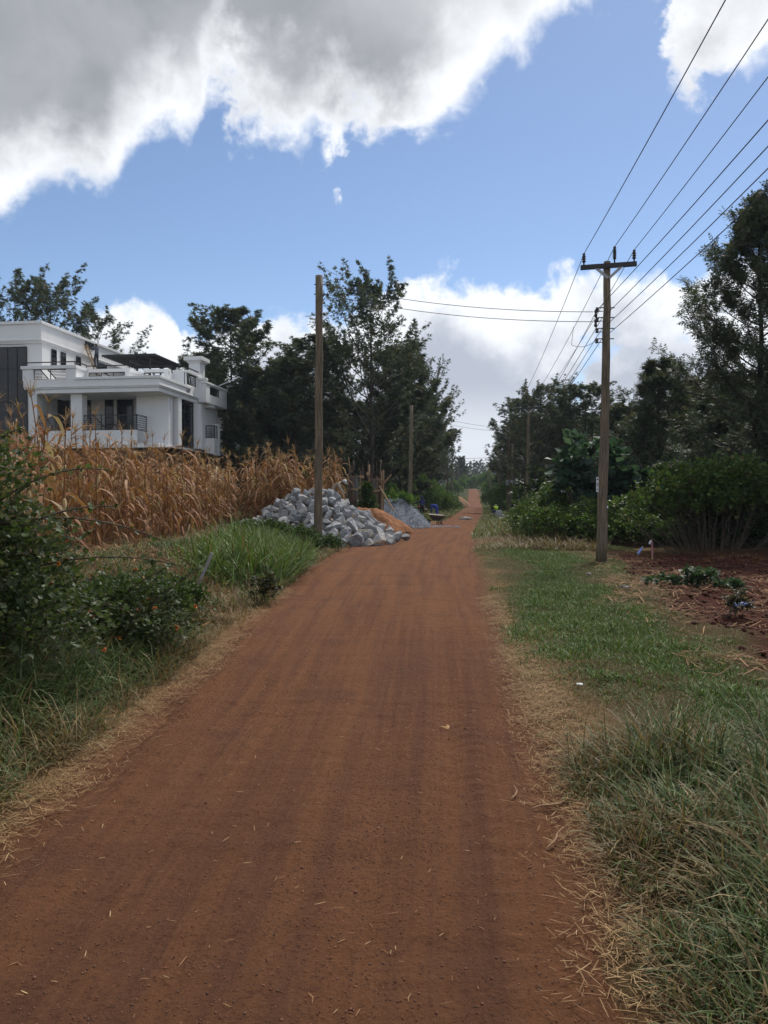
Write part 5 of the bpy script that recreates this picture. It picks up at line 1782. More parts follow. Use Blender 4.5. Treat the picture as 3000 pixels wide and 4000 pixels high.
# man on the ladder at the upper block
lv = VV(372, uU + .6)
base = hloc(uU + 1.35, lv + .35, zT)
topl = hloc(uU + .18, lv - .4, WW(1352, uU, lv))
lad = thing('ladder', 'rough timber ladder leaning on the upper wall of the house terrace', 'ladder', base)
dv = topl - base
sdir = Vector((HS, HC, 0))
for s in (-1, 1):
    MB().bar(sdir * (s * .24), dv + sdir * (s * .20), .06, .09).build('rail', M['ladder_timber'], lad)
for i in range(9):
    f = (i + .7) / 9.4
    MB().bar(dv * f - sdir * .30, dv * f + sdir * .30, .05, .07).build('rung', M['ladder_timber'], lad)
lab = 'person in grey shirt and dark trousers standing on the ladder'
f = .55
feet = base + dv * f + Vector((0, 0, .04))
J = stand(elbow_l=(.22, -.30, 1.34), elbow_r=(-.22, -.30, 1.34), wrist_l=(.14, -.52, 1.38), wrist_r=(-.14, -.52, 1.38), hand_l=(.12, -.59, 1.40), hand_r=(-.12, -.59, 1.40), chest=(0, -.03, 1.32), knee_l=(.11, -.07, .5))
FACE['person' + lab] = Vector((0, -1, 0))
lm = person('person', lab, feet + Vector((.10, 0.0, 0)), -PI / 2 - PHI - .25, J, RAD, body_parts(), dict(shirt='grey_cloth', trouser='dark_grey_cloth', skin='skin', hair='hair', shoe='black_cloth'))

# person in the hi-vis vest by the sacks
lab = 'person in yellow green vest crouching beside the white sacks'
Yp = 64.0
xp = XA(1940, Yp)
J = stand(pelvis=(0, -.05, .50), spine=(0, .08, .64), chest=(0, .26, .82), neck=(0, .40, .92), jaw=(.03, .46, .93), head=(.06, .50, .96), crown=(.08, .54, 1.0),
          shoulder_l=(.19, .30, .86), shoulder_r=(-.19, .30, .86), elbow_l=(.27, .45, .62), elbow_r=(-.30, .38, .62), wrist_l=(.2, .62, .45), wrist_r=(-.24, .58, .42), hand_l=(.18, .68, .40), hand_r=(-.22, .64, .36),
          hip_l=(.10, 0, .46), hip_r=(-.10, 0, .46), knee_l=(.2, .42, .50), knee_r=(-.2, .42, .50), ankle_l=(.15, .14, .075), ankle_r=(-.15, .14, .075), toe_l=(.17, .31, .04), toe_r=(-.17, .31, .04))
FACE['person' + lab] = Vector((0, .8, -.5))
hv = person('person', lab, (xp, Yp, Hs(xp, Yp)), 0.1, J, RAD, body_parts(arm='sleeve', fore='sleeve'), dict(shirt='hi_vis', sleeve='dark_grey_cloth', trouser='navy_cloth', skin='skin', hair='hair', shoe='black_cloth'))
MB().ellip((.07, .53, 1.02), (.13, .14, .06), 10, 6).build('cap', M['cream_cloth'], hv, True)
st = MB()
st.bar((-.16, .02, .66), (.16, .02, .66), .05, .05)
st.build('vest_stripe', M['dark_grey_cloth'], hv)

# ------------------------------------------------------------------ poles and wires
def utility_pole(label, X, Y, zt, r0, r1, lean=(0, 0), mat='pole_wood', group=None, seed=1, name='utility_pole'):
    g = Hs(X, Y)
    o = thing(name, label, 'pole', (X, Y, g))
    if group: o['group'] = group
    h = zt - g
    rng = np.random.default_rng(seed)
    n = 14
    pts, rr = [], []
    for i in range(n):
        t = i / (n - 1)
        pts.append((lean[0] * t * h + (rng.random() - .5) * .03, lean[1] * t * h + (rng.random() - .5) * .03, -.15 + (h + .15) * t))
        rr.append((r0 + (r1 - r0) * t) * (1 + (rng.random() - .5) * .07))
    MB().tube(pts, rr, 14).build('shaft', M[mat], o, True)
    def at(z):
        t = z / h
        return Vector((lean[0] * z, lean[1] * z, z))
    return o, at, h, g

def insulator(parent, p, hgt, r, discs, mat='insulator'):
    prof = [(.02, 0), (.02, hgt * .25)]
    for k in range(discs):
        z = hgt * (.25 + .6 * k / discs)
        dz = hgt * .6 / discs
        prof += [(.03, z), (r, z + dz * .35), (r * .95, z + dz * .5), (.032, z + dz * .75)]
    prof += [(.03, hgt * .88), (.04, hgt * .92), (.035, hgt), (.01, hgt * 1.02)]
    return MB().lathe(prof, tuple(p), 10).build('insulator', M[mat], parent, True)

def crossarm_pole(label, X, Y, zt, s=1.0, lean=(0, 0), full=True, seed=1):
    o, at, h, g = utility_pole(label, X, Y, zt, .14 * s, .085 * s, lean, seed=seed)
    ang = -.12
    ax = Vector((math.cos(ang), math.sin(ang), 0.035))
    c = at(h - .14) + Vector((0, -.12, 0))
    MB().bar(c - ax * .70, c + ax * .68, .09, .11).build('crossarm', M['dark_steel'], o)
    for sg in (-1, 1):
        MB().bar(c + ax * (.34 * sg) + Vector((0, -.02, -.02)), at(h - .45) + Vector((0.015 * sg, -.11, 0)), .035, .065).build('brace', M['galvanised'], o)
    tips = []
    for q, hh, rr, nd in ((-.62, .30, .055, 3), (.14, .42, .05, 8), (.62, .30, .055, 3)):
        p = c + ax * q + Vector((0, .0, .05))
        insulator(o, p, hh, rr, nd)
        tips.append(Vector((X, Y, g)) + p + Vector((0, 0, hh)))
    lv = []
    if full:
        for z in (ZA(1212, Y), ZA(1250, Y), ZA(1292, Y), ZA(1332, Y)):
            zz = z - g
            b = at(zz)
            mb = MB()
            mb.bar(b + Vector((-.28, -.02, .035)), b + Vector((.20, -.02, .035)), .022, .022)
            mb.bar(b + Vector((-.24, -.02, -.055)), b + Vector((-.10, -.02, -.055)), .018, .018)
            mb.build('bracket', M['dark_steel'], o)
            MB().lathe([(.03, -.07), (.05, -.05), (.03, -.02), (.05, .01), (.03, .045)], tuple(b + Vector((-.24, -.02, -.01))), 10).build('spool_insulator', M['insulator'], o, True)
            lv.append(Vector((X, Y, g)) + b + Vector((-.24, -.02, -.01)))
    return o, at, tips, lv

X1, Y1 = XA(2350, 19.1), 19.1
p1, at1, tips1, lv1 = crossarm_pole('nearest weathered wooden power pole with steel crossarm at right', X1, Y1, ZA(1028, Y1), 1.0, ((XA(2368, Y1) - X1) / 7.7, 0), seed=3)
# number plate on the pole and a small tag
npz = ZA(1893, Y1) - Hs(X1, Y1)
pl = MB().box((-.175, -.12, npz - .19), (-.115, -.112, npz + .19)).build('number_plate', M['white_paper'], p1)
ik = MB()
ik.box((-.16, -.124, npz + .11), (-.13, -.1205, npz + .15)).box((-.158, -.124, npz - .04), (-.132, -.1205, npz - .015)).box((-.158, -.124, npz + .0), (-.132, -.1205, npz + .04)).box((-.155, -.124, npz - .14), (-.135, -.1205, npz - .11))
ik.build('plate_lettering', M['ink'], pl)
npz2 = ZA(1980, Y1) - Hs(X1, Y1)
MB().box((.095, -.135, npz2 - .03), (.13, -.127, npz2 + .03)).build('metal_tag', M['white_paper'], p1)

X2, Y2 = XA(2058, 49), 49.0
p2, at2, tips2, lv2 = crossarm_pole('second power pole with crossarm standing behind the creeper bushes', X2, Y2, ZA(1588, Y2), 1.0, ((XA(2063, Y2) - X2) / 7.5, 0), full=False, seed=4)
X0, Y0 = 2.6, -11.0
off0 = Vector((X0 - X1, Y0 - Y1, 0))
off2 = Vector((X2 - X1, Y2 - Y1, ZA(1588, Y2) - ZA(1028, Y1)))
X3, Y3 = XA(1985, 68), 68.0

def wire(name, label, pts, sag, r=0.0085, group=None):
    path = []
    for i in range(len(pts) - 1):
        a, b = Vector(pts[i]), Vector(pts[i + 1])
        n = 22
        sg = sag if not hasattr(sag, '__len__') else sag[i]
        for k in range(n + (i == len(pts) - 2)):
            t = k / n
            q = a.lerp(b, t)
            q.z -= sg * 4 * t * (1 - t)
            path.append(q)
    o = MB().tube(path, r, 6).build(name, M['wire'])
    return tag(o, label, 'wire', group)

names = ['left', 'middle', 'right']
for k in range(3):
    a = tips1[k]
    wire('power_line', 'overhead line on the %s insulator of the crossarm poles' % ['left hand', 'middle', 'right hand'][k], [a + off0, a, tips2[k], tips2[k] + Vector((2.0, 26, .3))], [.28, .28, .3], .0085, 'lines on the crossarm')
for k in range(4):
    a = lv1[k]
    e = a + off2
    e.z = lv1[k].z * .62 + 2.2 - k * .05
    wire('low_voltage_line', '%s of the four side lines below the crossarm' % ['topmost', 'second', 'third', 'lowest'][k],
         [a + off0 + Vector((.6, 0, .1)), a + Vector((.10 if k else 0, 0, 0)), Vector((X2 - .12, Y2 - .1, e.z)), Vector((X3 + .6, Y3 + 26, e.z - .2))], [.30, .30, .25], .0085, 'side lines below the crossarm')
# jumper loop between two side lines
a, b = lv1[2], lv1[3]
wire('jumper_cable', 'short looped cable hanging left of the side insulators', [a + Vector((-.45, .6, .22)), a + Vector((-.50, .6, -.25)), b + Vector((-.02, -.02, 0))], [0.0, .10], .006)

# bare pole on the left and its two wires
XL, YL = XA(1243, 24.0), 24.0
pL, atL, hL, gL = utility_pole('tall bare wooden pole standing before the heap of stones', XL, YL, ZA(1083, YL), .135, .115, ((XA(1249, YL) - XL) / 8.5, 0), 'pole_wood', seed=7)
lp = []
for py in (1118, 1156):
    z = ZA(py, YL) - gL
    b = atL(z)
    mb = MB()
    mb.bar(b + Vector((-.17, 0, .02)), b + Vector((.30, 0, 0)), .025, .025)
    mb.build('bracket', M['dark_steel'], pL)
    MB().lathe([(.025, -.06), (.05, -.045), (.028, -.01), (.05, .02), (.02, .05)], tuple(b + Vector((.27, -.02, 0))), 10).build('spool_insulator', M['insulator'], pL, True)
    lp.append(Vector((XL, YL, gL)) + b + Vector((.27, -.02, 0)))
for k in range(2):
    tail = lv1[k] + Vector((-.10, 0, -.06))
    wire('service_wire', '%s service wire from the bare pole across the road' % ['upper', 'lower'][k], [lp[k], tail], .22, .0085, 'service wires across the road')
    MB().lathe([(.02, -.10), (.045, -.07), (.03, 0), (.045, .06), (.02, .1)], (0, 0, 0), 8).build('strain_insulator', M['insulator'], p1, True, loc=Vector(lv1[k] + Vector((-.04, 0, -.10))) - Vector((X1, Y1, Hs(X1, Y1))))

# left pole with two wires, further down
XB, YB = XA(1600, 46.5), 46.5
pB, atB, hB, gB = utility_pole('slim greenish pole left of the road behind the gravel heap', XB, YB, ZA(1585, YB), .14, .10, ((XA(1609, YB) - XB) / 8.5, 0), 'pole_wood_green', seed=8)
for k, py in enumerate((1598, 1618)):
    z = ZA(py, YB)
    a = Vector((XB, YB, 0)) + atB(z - gB)
    a.z = z
    e = Vector((X3 + .2, Y3 + .0, ZA(1668 + 14 * k, Y3)))
    wire('service_wire', '%s thin wire from the slim greenish pole to the meter pole' % ['upper', 'lower'][k], [a, e], .35, .011, 'wires from the greenish pole')

# meter pole at right
p3, at3, h3, g3 = utility_pole('pole with two grey meter boxes beside the road at right', X3, Y3, ZA(1668, Y3), .13, .09, (.0, 0), 'pole_wood', seed=9)
MB().tube([(.26, -.25, -.1), (.28, -.25, 3.0), (.30, -.24, ZA(1735, Y3) - g3)], [.12, .11, .10], 10).build('second_shaft', M['pole_wood_green'], p3, True)
for px0, px1 in ((1972, 1983), (1989, 2001)):
    zb0, zb1 = ZA(1896, Y3) - g3, ZA(1876, Y3) - g3
    b = MB().box((XA(px0, Y3) - X3, -.55, zb0), (XA(px1, Y3) - X3, -.38, zb1)).build('meter_box', M['galvanised'], p3, bevel=.015)
    MB().box((XA(px0, Y3) - X3 + .03, -.556, zb0 + .05), (XA(px1, Y3) - X3 - .03, -.551, zb1 - .05)).build('box_door', M['galvanised'], b)
cb = MB()
zc = ZA(1790, Y3) - g3
cb.tube([(.30, -.3, zc), (.52, -.35, zc - .4), (.58, -.36, zc - 1.2), (.45, -.4, zc - 1.9)], .022, 5)
cb.tube([(.30, -.3, zc - .1), (.44, -.35, zc - .6), (.46, -.36, zc - 1.4), (.38, -.4, zc - 1.85)], .022, 5)
cb.tube([(-.1, -.3, zc - 1.8), (-.36, -.35, zc - 2.1), (-.36, -.36, zc - 2.9), (-.1, -.4, zc - 3.1)], .022, 5)
cb.build('service_cable', M['wire'], p3, True)
for k in range(4):
    py = 1784 + 11 * k
    a = Vector((X3 + .1, Y3, ZA(py, Y3)))
    l = Vector((XA(1420, 74), 74.0, ZA(1784 + 9 * k, 74)))
    r = Vector((XA(2330, 52), 52.0, ZA(1818 + 13 * k, 52)))
    wire('crossing_line', '%s of the four lines crossing above the far road' % ['topmost', 'second', 'third', 'lowest'][k], [l, a, r], [.22, .15], .013, 'lines crossing the far road')
# loops on the crossing lines by the meter pole
for k in range(3):
    a = Vector((X3 - .05, Y3 - .1, ZA(1795 + 10 * k, Y3)))
    wire('cable_loop', 'slack cable loop left of the meter pole, %s of three' % ['upper', 'middle', 'lower'][k], [a, a + Vector((-.85, .2, -.04)), a + Vector((-1.7, .4, .02))], [.16, .14], .012, 'slack loops at the meter pole')
# far poles
for px, top, Y, lab in [(1748, 1792, 105, 'thin far pole left of the road, nearest of three'), (1766, 1785, 120, 'thin far pole in front of the far earth heap'), (1790, 1810, 165, 'thinnest far pole left of the road end'),
                        (1952, 1820, 96, 'thin far pole right of the road left of the meter pole'), (1914, 1800, 150, 'far pole right of the road end'), (1905, 1815, 185, 'farthest pole right of the road end')]:
    x = XA(px, Y)
    utility_pole(lab, x, Y, ZA(top, Y), .14, .11, (0, 0), 'pole_wood_green', 'far poles along the road', seed=px)
# distant four line span behind the maize
for k in range(4):
    a = Vector((XA(1060, 50), 50.0, ZA(1732 + 10 * k, 50))); b = Vector((XA(1250, 47), 47.0, ZA(1752 + 10 * k, 47)))
    wire('garden_wire', '%s of four thin wires left of the bare pole' % ['topmost', 'second', 'third', 'lowest'][k], [a, b], .05, .010, 'thin wires left of the bare pole')
#PART4

# ------------------------------------------------------------------ dry maize
MZ = [(0.36, 0.185, 0.095), (0.29, 0.135, 0.068), (0.45, 0.275, 0.155), (0.21, 0.095, 0.05), (0.56, 0.41, 0.26)]
MZ_W = [.30, .28, .20, .14, .08]
def maize_variant(seed):
    """returns list of (part name, V, F, colours)"""
    rng = np.random.default_rng(seed)
    hgt = rng.uniform(1.95, 2.35)
    out = []
    n = 9
    ang = rng.uniform(0, 2 * PI)
    bend = rng.uniform(.02, .16)
    def stem(z):
        t = z / hgt
        return np.array([math.cos(ang) * bend * t * t, math.sin(ang) * bend * t * t, z])
    mb = MB()
    mb.tube([stem(hgt * i / (n - 1)) for i in range(n)], [.014 - .009 * i / (n - 1) for i in range(n)], 5, cap=False)
    V = np.array(mb.v); Fq = np.array(mb.f)
    out.append(('stalk', V, Fq, np.tile(np.array([.27, .14, .06]) * rng.uniform(.8, 1.15), (len(V), 1))))
    nl = rng.integers(11, 14)
    a0 = rng.uniform(0, 2 * PI)
    for i in range(nl):
        z = .25 + (hgt - .35) * (i + rng.random() * .5) / nl
        az = a0 + (i % 2) * PI + rng.normal() * .55
        L = rng.uniform(.55, .85) * (1 - .25 * abs(z / hgt - .5))
        V, Fq, k = ribbons(stem(z)[None], np.array([az]), np.array([L]), np.array([rng.uniform(.038, .066)]), np.array([rng.uniform(.05, .38)]), np.array([rng.uniform(2.45, 3.05)]), 6, rng, 1.6, .1, 1.0, rng.choice([.28, .38, .55]))
        V = V + rng.normal(size=V.shape) * .006
        V[:, 2] = np.maximum(V[:, 2], .02)
        # dead leaves twist as they hang
        c = leafcol(1, k, rng, MZ, MZ_W, .3)
        out.append(('leaf', V, Fq, c))
    mb, top = None, stem(hgt)
    ns = 9
    V, Fq, k = ribbons(np.tile(top, (ns, 1)) - np.array([0, 0, .06]), rng.uniform(0, 2 * PI, ns), rng.uniform(.18, .32, ns), np.full(ns, .011), rng.uniform(.05, .55, ns), rng.uniform(.4, 1.7, ns), 4, rng, 1.0, .4)
    out.append(('tassel', V, Fq, leafcol(ns, k, rng, [(.36, .23, .12), (.28, .17, .085), (.43, .29, .17)])))
    if rng.random() < .7:
        z = hgt * rng.uniform(.42, .6)
        p = stem(z)
        a = rng.uniform(0, 2 * PI)
        dr = np.array([math.cos(a) * .55, math.sin(a) * .55, rng.choice([-.8, .8])])
        dr = dr / np.linalg.norm(dr)
        mb = MB()
        q = [p + dr * t * .24 for t in (0, .2, .5, .8, 1.0)]
        mb.tube(q, [.014, .028, .030, .020, .006], 7, cap=False)
        V = np.array(mb.v)
        out.append(('ear', V, np.array(mb.f), np.tile(np.array([.56, .40, .19]) * rng.uniform(.8, 1.1), (len(V), 1))))
    return out

MVAR = [maize_variant(900 + i) for i in range(7)]
MMESH = []
for i, var in enumerate(MVAR):
    parts = [(nm, mesh_np('maize_' + nm, V, Fq, c, nm == 'stalk', M['dry_maize'])) for nm, V, Fq, c in var]
    lv = [v for v in var if v[0] == 'leaf']
    off = np.cumsum([0] + [len(v[1]) for v in lv])
    fol = mesh_np('maize_foliage', np.concatenate([v[1] for v in lv]), np.concatenate([v[2] + off[j] for j, v in enumerate(lv)]), np.concatenate([v[3] for v in lv]), False, M['dry_maize'])
    MMESH.append((parts, fol))

def in_poly(x, y, poly):
    ins = False
    n = len(poly)
    for i in range(n):
        x0, y0 = poly[i]; x1, y1 = poly[(i + 1) % n]
        if (y0 > y) != (y1 > y) and x < (x1 - x0) * (y - y0) / (y1 - y0) + x0: ins = not ins
    return ins

def maize_field():
    rng = np.random.default_rng(33)
    poly = [(-5.35, 16.8), (-6.1, 14.6), (-7.0, 12.6), (-10.5, 11.5), (-18, 14), (-20, 26), (-16.5, 36), (-9, 36), (-6.6, 33.5), (-5.6, 27.5), (-5.5, 22)]
    pts = []
    y = 11.0
    row = 0
    while y < 37:
        x = -19.5 + (row % 2) * .2
        while x < -2:
            xx, yy = x + rng.normal() * .09, y + rng.normal() * .10
            if in_poly(xx, yy, poly): pts.append((xx, yy))
            x += .38
        y += .62
        row += 1
    # separate clumps right of the field, behind the stones
    for px0, px1, Y0_, Y1_, n in ((940, 1065, 30, 35, 34), (1060, 1165, 30, 34, 46), (1195, 1245, 31.5, 34, 13), (1268, 1335, 31, 34, 24), (1150, 1200, 33, 34.5, 4)):
        for _ in range(n):
            Y = rng.uniform(Y0_, Y1_)
            pts.append((XA(rng.uniform(px0, px1), Y), Y))
    pts.append((XA(62, 9.2), 9.2)); pts.append((XA(185, 9.8), 9.8)); pts.append((XA(120, 9.5), 9.5)); pts.append((XA(260, 10.4), 10.4))
    # keep what the photograph can see: in the frame and not behind ten other rows
    vis = [(x, y) for x, y in pts if x / y > -.56 and x / y < 0]
    # depth behind the front of the field along the line of sight
    def back(x, y):
        d = 0
        for f in np.arange(.30, .995, .02):
            if in_poly(x * f, y * f, poly): d += .02 * y
        return d
    sc = sorted(vis, key=lambda p: (back(*p) > 3.2, p[1]))
    near = sorted([p for p in vis if back(*p) < 4.0], key=lambda p: back(*p) * 4 + p[1])
    rest = [p for p in vis if p not in set(near)]
    ind, extra = near[:300], near[300:]
    rest = extra + [p for p in rest if back(*p) < 9]
    def hscale(x, y):
        return rng.uniform(.92, 1.25) * (1.18 if y > 29 and x > -6 else 1.0)
    G_ = 'dry maize plants in the field'
    for i, (x, y) in enumerate(ind):
        parts, fol = MMESH[rng.integers(0, len(MMESH))]
        s = hscale(x, y)
        if y < 11: lb, gq = 'dry maize plant standing tall right behind the flowering bush at left', 'maize behind the flowering bush'
        elif x > XA(1255, y): lb, gq = 'dry maize plant in the clump between the bare pole and the formwork', 'maize right of the bare pole'
        elif x > XA(1180, y): lb, gq = 'dry maize plant in the small clump just left of the bare pole', 'maize left of the bare pole'
        elif x > XA(1040, y) and y > 27: lb, gq = 'dry maize plant in the tall clump above the left end of the stones', 'maize above the stones'
        elif y < 15: lb, gq = 'dry maize plant in the near left part of the field below the glass wall', 'maize at the near left'
        else: lb, gq = 'dry maize plant in the front of the field below the white house', G_
        o = thing('maize_plant', lb, 'maize', (x, y, Hs(x, y) - .03), rng.uniform(0, 2 * PI), gq, s)
        o.rotation_euler = (rng.normal() * .05, rng.normal() * .05, o.rotation_euler[2])
        if i < 110:
            for nm, me in parts: link(nm, me, o)
        else:
            link('foliage', fol, o)
            for nm, me in parts:
                if nm != 'leaf': link(nm, me, o)
    # the rest of the field
    VV_, FF_, CC_, off = [], [], [], 0
    for x, y in rest:
        var = MVAR[rng.integers(0, len(MVAR))]
        a = rng.uniform(0, 2 * PI); s = hscale(x, y)
        ca, sa = math.cos(a), math.sin(a)
        z = Hs(x, y) - .03
        for nm, V, Fq, c in var:
            W_ = np.stack([(V[:, 0] * ca - V[:, 1] * sa) * s + x, (V[:, 0] * sa + V[:, 1] * ca) * s + y, V[:, 2] * s + z], -1)
            VV_.append(W_); FF_.append(Fq + off); CC_.append(c); off += len(V)
    o = link('maize_field', mesh_np('maize_field', np.concatenate(VV_), np.concatenate(FF_), np.concatenate(CC_), False, M['dry_maize']))
    tag(o, 'remaining mass of dry maize behind the front rows', 'maize', kind='stuff')
    print('maize', len(ind), len(rest))
maize_field()

# ------------------------------------------------------------------ stone heap
def rock_mesh(seed):
    rng = np.random.default_rng(seed)
    bm = bmesh.new()
    pts = []
    dims = np.array([1.0, rng.uniform(.65, .9), rng.uniform(.6, .85)])
    for i in range(15):
        p = rng.uniform(-1, 1, 3)
        p = p / (np.abs(p).max() * .55 + np.linalg.norm(p) * .45)
        bm.verts.new(tuple(p * dims * .5 * rng.uniform(.88, 1.05)))
    bmesh.ops.convex_hull(bm, input=list(bm.verts))
    loose = [v for v in bm.verts if not v.link_faces]
    bmesh.ops.delete(bm, geom=loose, context='VERTS')
    bmesh.ops.dissolve_limit(bm, angle_limit=R(20), verts=bm.verts, edges=bm.edges)
    bmesh.ops.bevel(bm, geom=list(bm.edges), offset=.016, segments=1, affect='EDGES', clamp_overlap=True)
    bmesh.ops.triangulate(bm, faces=list(bm.faces))
    bmesh.ops.subdivide_edges(bm, edges=[e for e in bm.edges if e.calc_length() > .3], cuts=1)
    bmesh.ops.triangulate(bm, faces=list(bm.faces))
    bmesh.ops.subdivide_edges(bm, edges=[e for e in bm.edges if e.calc_length() > .14], cuts=1)
    bmesh.ops.triangulate(bm, faces=list(bm.faces))
    for v in bm.verts:
        v.co += Vector(rng.normal(size=3)) * .011
    me = bpy.data.meshes.new('quarry_stone')
    bm.to_mesh(me)
    bm.free()
    me.materials.append(M['quarry_stone'])
    return me
ROCKS = [rock_mesh(700 + i) for i in range(12)]

def stone_heap():
    rng = np.random.default_rng(88)
    RX = [-5.2, -4.7, -4.2, -3.7, -3.0, -2.1, -1.5, -1.1, -.8, -.5, -.1, .25, .45]
    RZ = [.05, .55, .95, 1.3, 1.65, 1.85, 1.5, 1.1, .95, .9, .6, .32, .1]
    def ridge(x): return np.interp(x, RX, RZ)
    def front(x): return np.interp(x, [-5.2, -4, -2.6, -1.5, -.5, .3, .75], [27.2, 26.6, 25.9, 24.9, 25.3, 26.3, 27.4])
    def hp(x, y):
        f = front(x); r = 28.4
        t = np.clip((y - f) / (r - f), 0, 1)
        tb = np.clip((30.6 - y) / 2.2, 0, 1)
        return ridge(x) * min(t ** .72, tb ** .8)
    got = []
    lab = {}
    def ok(x, y, z, r):
        for a, b, c, q in got:
            if (a - x) ** 2 + (b - y) ** 2 * .8 + (c - z) ** 2 < (.72 * (r + q)) ** 2: return False
        return True
    for layer, (tries, drop) in enumerate(((6000, 0.0), (3500, .30))):
        for _ in range(tries):
            x = rng.uniform(-5.2, .42)
            y = rng.uniform(front(x), 29.2)
            r = rng.uniform(.155, .31) * (1.12 if x > -2.0 else .98)
            hh = hp(x, y)
            z = max(hh - drop, r * .55)
            if layer and (hh < .35): continue
            if ok(x, y, z, r): got.append((x, y, z, r))
    # the lone stone on the road and the flat pair at the tip of the heap
    rest = sorted(got, key=lambda g: g[0])
    for i, (x, y, z, r) in enumerate(rest):
        o = link('quarry_stone', ROCKS[rng.integers(0, len(ROCKS))], None, (x, y, z + Hs(x, y) * .6 + (.04 if z < .3 else 0)), tuple(rng.uniform(0, 2 * PI, 3)), r * 2 * rng.uniform(.92, 1.15))
        if z < .3 and x > -2.0: l_, g_ = 'rough blue grey quarry stone in the bottom row of the heap by the road', 'bottom row stones of the heap'
        elif z > 1.45: l_, g_ = 'rough blue grey quarry stone near the top of the heap', 'top stones of the heap'
        elif x < -3.2: l_, g_ = 'rough blue grey quarry stone on the left slope of the heap', 'left slope stones of the heap'
        elif x > -1.2: l_, g_ = 'rough blue grey quarry stone in the right part of the heap', 'right part stones of the heap'
        else: l_, g_ = 'rough blue grey quarry stone on the front slope of the heap', 'front slope stones of the heap'
        tag(o, l_, 'stone', g_)
    Y = 28.6
    x = XA(1580, Y)
    o = link('quarry_stone', ROCKS[4], None, (x, Y, Hs(x, Y) + .2), (.2, .1, .4), (.46, .36, .42))
    tag(o, 'single grey stone lying alone on the road beside the heap', 'stone')
    print('stones', len(got))
stone_heap()

# ------------------------------------------------------------------ heaps of sand, gravel and earth
def heap(name, label, cat, X, Y, rx, ry, hgt, mat, seed, n=72, pw=1.0, rough=.05, rz=0.0, skew=0.0):
    rng = np.random.default_rng(seed)
    m = 30
    V = []
    for i in range(m + 1):
        t = i / m
        for k in range(n):
            a = 2 * PI * k / n
            w = 1 + .16 * math.sin(2 * a + seed) + .09 * math.sin(3 * a + seed * 2) + .05 * math.sin(7 * a)
            x, y = math.cos(a) * rx * t * w, math.sin(a) * ry * t * w
            z = hgt * (1 - t ** 1.15) ** pw if t < 1 else 0
            z = z / (1 + .35 * math.exp(-t * 6))
            z += (float(fbm(np.array(x * 2.2 + 31), np.array(y * 2.2 + 17), seed)) - .5) * rough * 2 * (1 if t < .95 else 0)
            z += (float(fbm(np.array(x * 9 + 31), np.array(y * 9 + 17), seed + 3)) - .5) * rough * .8 * (1 if t < .97 else 0)
            V.append((x + skew * z, y, z - (.06 if t == 1 else 0)))
    F_ = []
    for i in range(m):
        for k in range(n):
            a, b = i * n + k, i * n + (k + 1) % n
            F_.append((a, b, b + n, a + n))
    return V, F_

Y = 42.0
x = XA(1535, Y)
V, F_ = heap('gravel', '', '', x, Y, 2.2, 2.1, 2.0, 'gravel', 4, pw=.95, rough=.05, skew=.0)
gh = thing('gravel_heap', 'smooth heap of blue grey gravel at the left roadside', 'heap', (x, Y, Hs(x, Y) - .02))
link('mound', mesh_np('gravel_mound', V, F_, None, True, M['gravel']), gh)
rng = np.random.default_rng(12)
Va = np.array(V)
n = 11000
idx = rng.integers(0, len(Va), n)
pp = Va[idx] + rng.normal(size=(n, 3)) * np.array([.05, .05, .012])
# stones that rolled off to the right
m_ = 420
sp = np.stack([1.0 + 2.6 * rng.random(m_) ** 1.6, -1.5 + rng.normal(size=m_) * .7, np.full(m_, .05)], -1)
pp = np.concatenate([pp, sp])
n = len(pp)
rr = rng.uniform(.015, .04, n)
oct_ = np.array([[1, 0, 0], [0, 1, 0], [-1, 0, 0], [0, -1, 0], [0, 0, .8], [0, 0, -.7]], float)
V2 = oct_[None] * rng.uniform(.6, 1.3, (n, 6, 1)) * rr[:, None, None] + pp[:, None, :]
f8 = np.array([[0, 1, 4], [1, 2, 4], [2, 3, 4], [3, 0, 4], [1, 0, 5], [2, 1, 5], [3, 2, 5], [0, 3, 5]])
F2 = (np.arange(n)[:, None, None] * 6 + f8[None]).reshape(-1, 3)
gc = np.repeat(np.array([(.43, .465, .53), (.34, .37, .43), (.52, .55, .61), (.26, .28, .33)])[rng.integers(0, 4, n)], 6, 0)
o = link('loose_gravel', mesh_np('loose_gravel', V2.reshape(-1, 3), F2, gc, False, M['grit']), gh)
o['kind'] = 'stuff'

Y = 34.6
x = XA(1432, Y)
V, F_ = heap('sand', '', '', x, Y, 1.75, 1.7, 1.3, 'sand', 7, pw=1.0, rough=.12)
sh = thing('sand_heap', 'heap of orange brown sand between the stones and the gravel', 'heap', (x, Y, Hs(x, Y) - .02))
link('mound', mesh_np('sand_mound', V, F_, None, True, M['sand']), sh)
Y = 125.0
for k, (px, s, lab) in enumerate(((1756, .9, 'far pale earth heap left of the road, left one of two'), (1790, 1.0, 'far pale earth heap spilling onto the road, right one of two'))):
    x = XA(px, Y)
    V, F_ = heap('earth', '', '', x, Y, 2.0 * s, 2.0, 1.9 * s, 'pale_earth', 21 + k, pw=.9, rough=.12)
    eh = thing('earth_heap', lab, 'heap', (x, Y, Hs(x, Y) + .25), 0, 'far earth heaps')
    link('mound', mesh_np('earth_mound', V, F_, None, True, M['pale_earth']), eh)

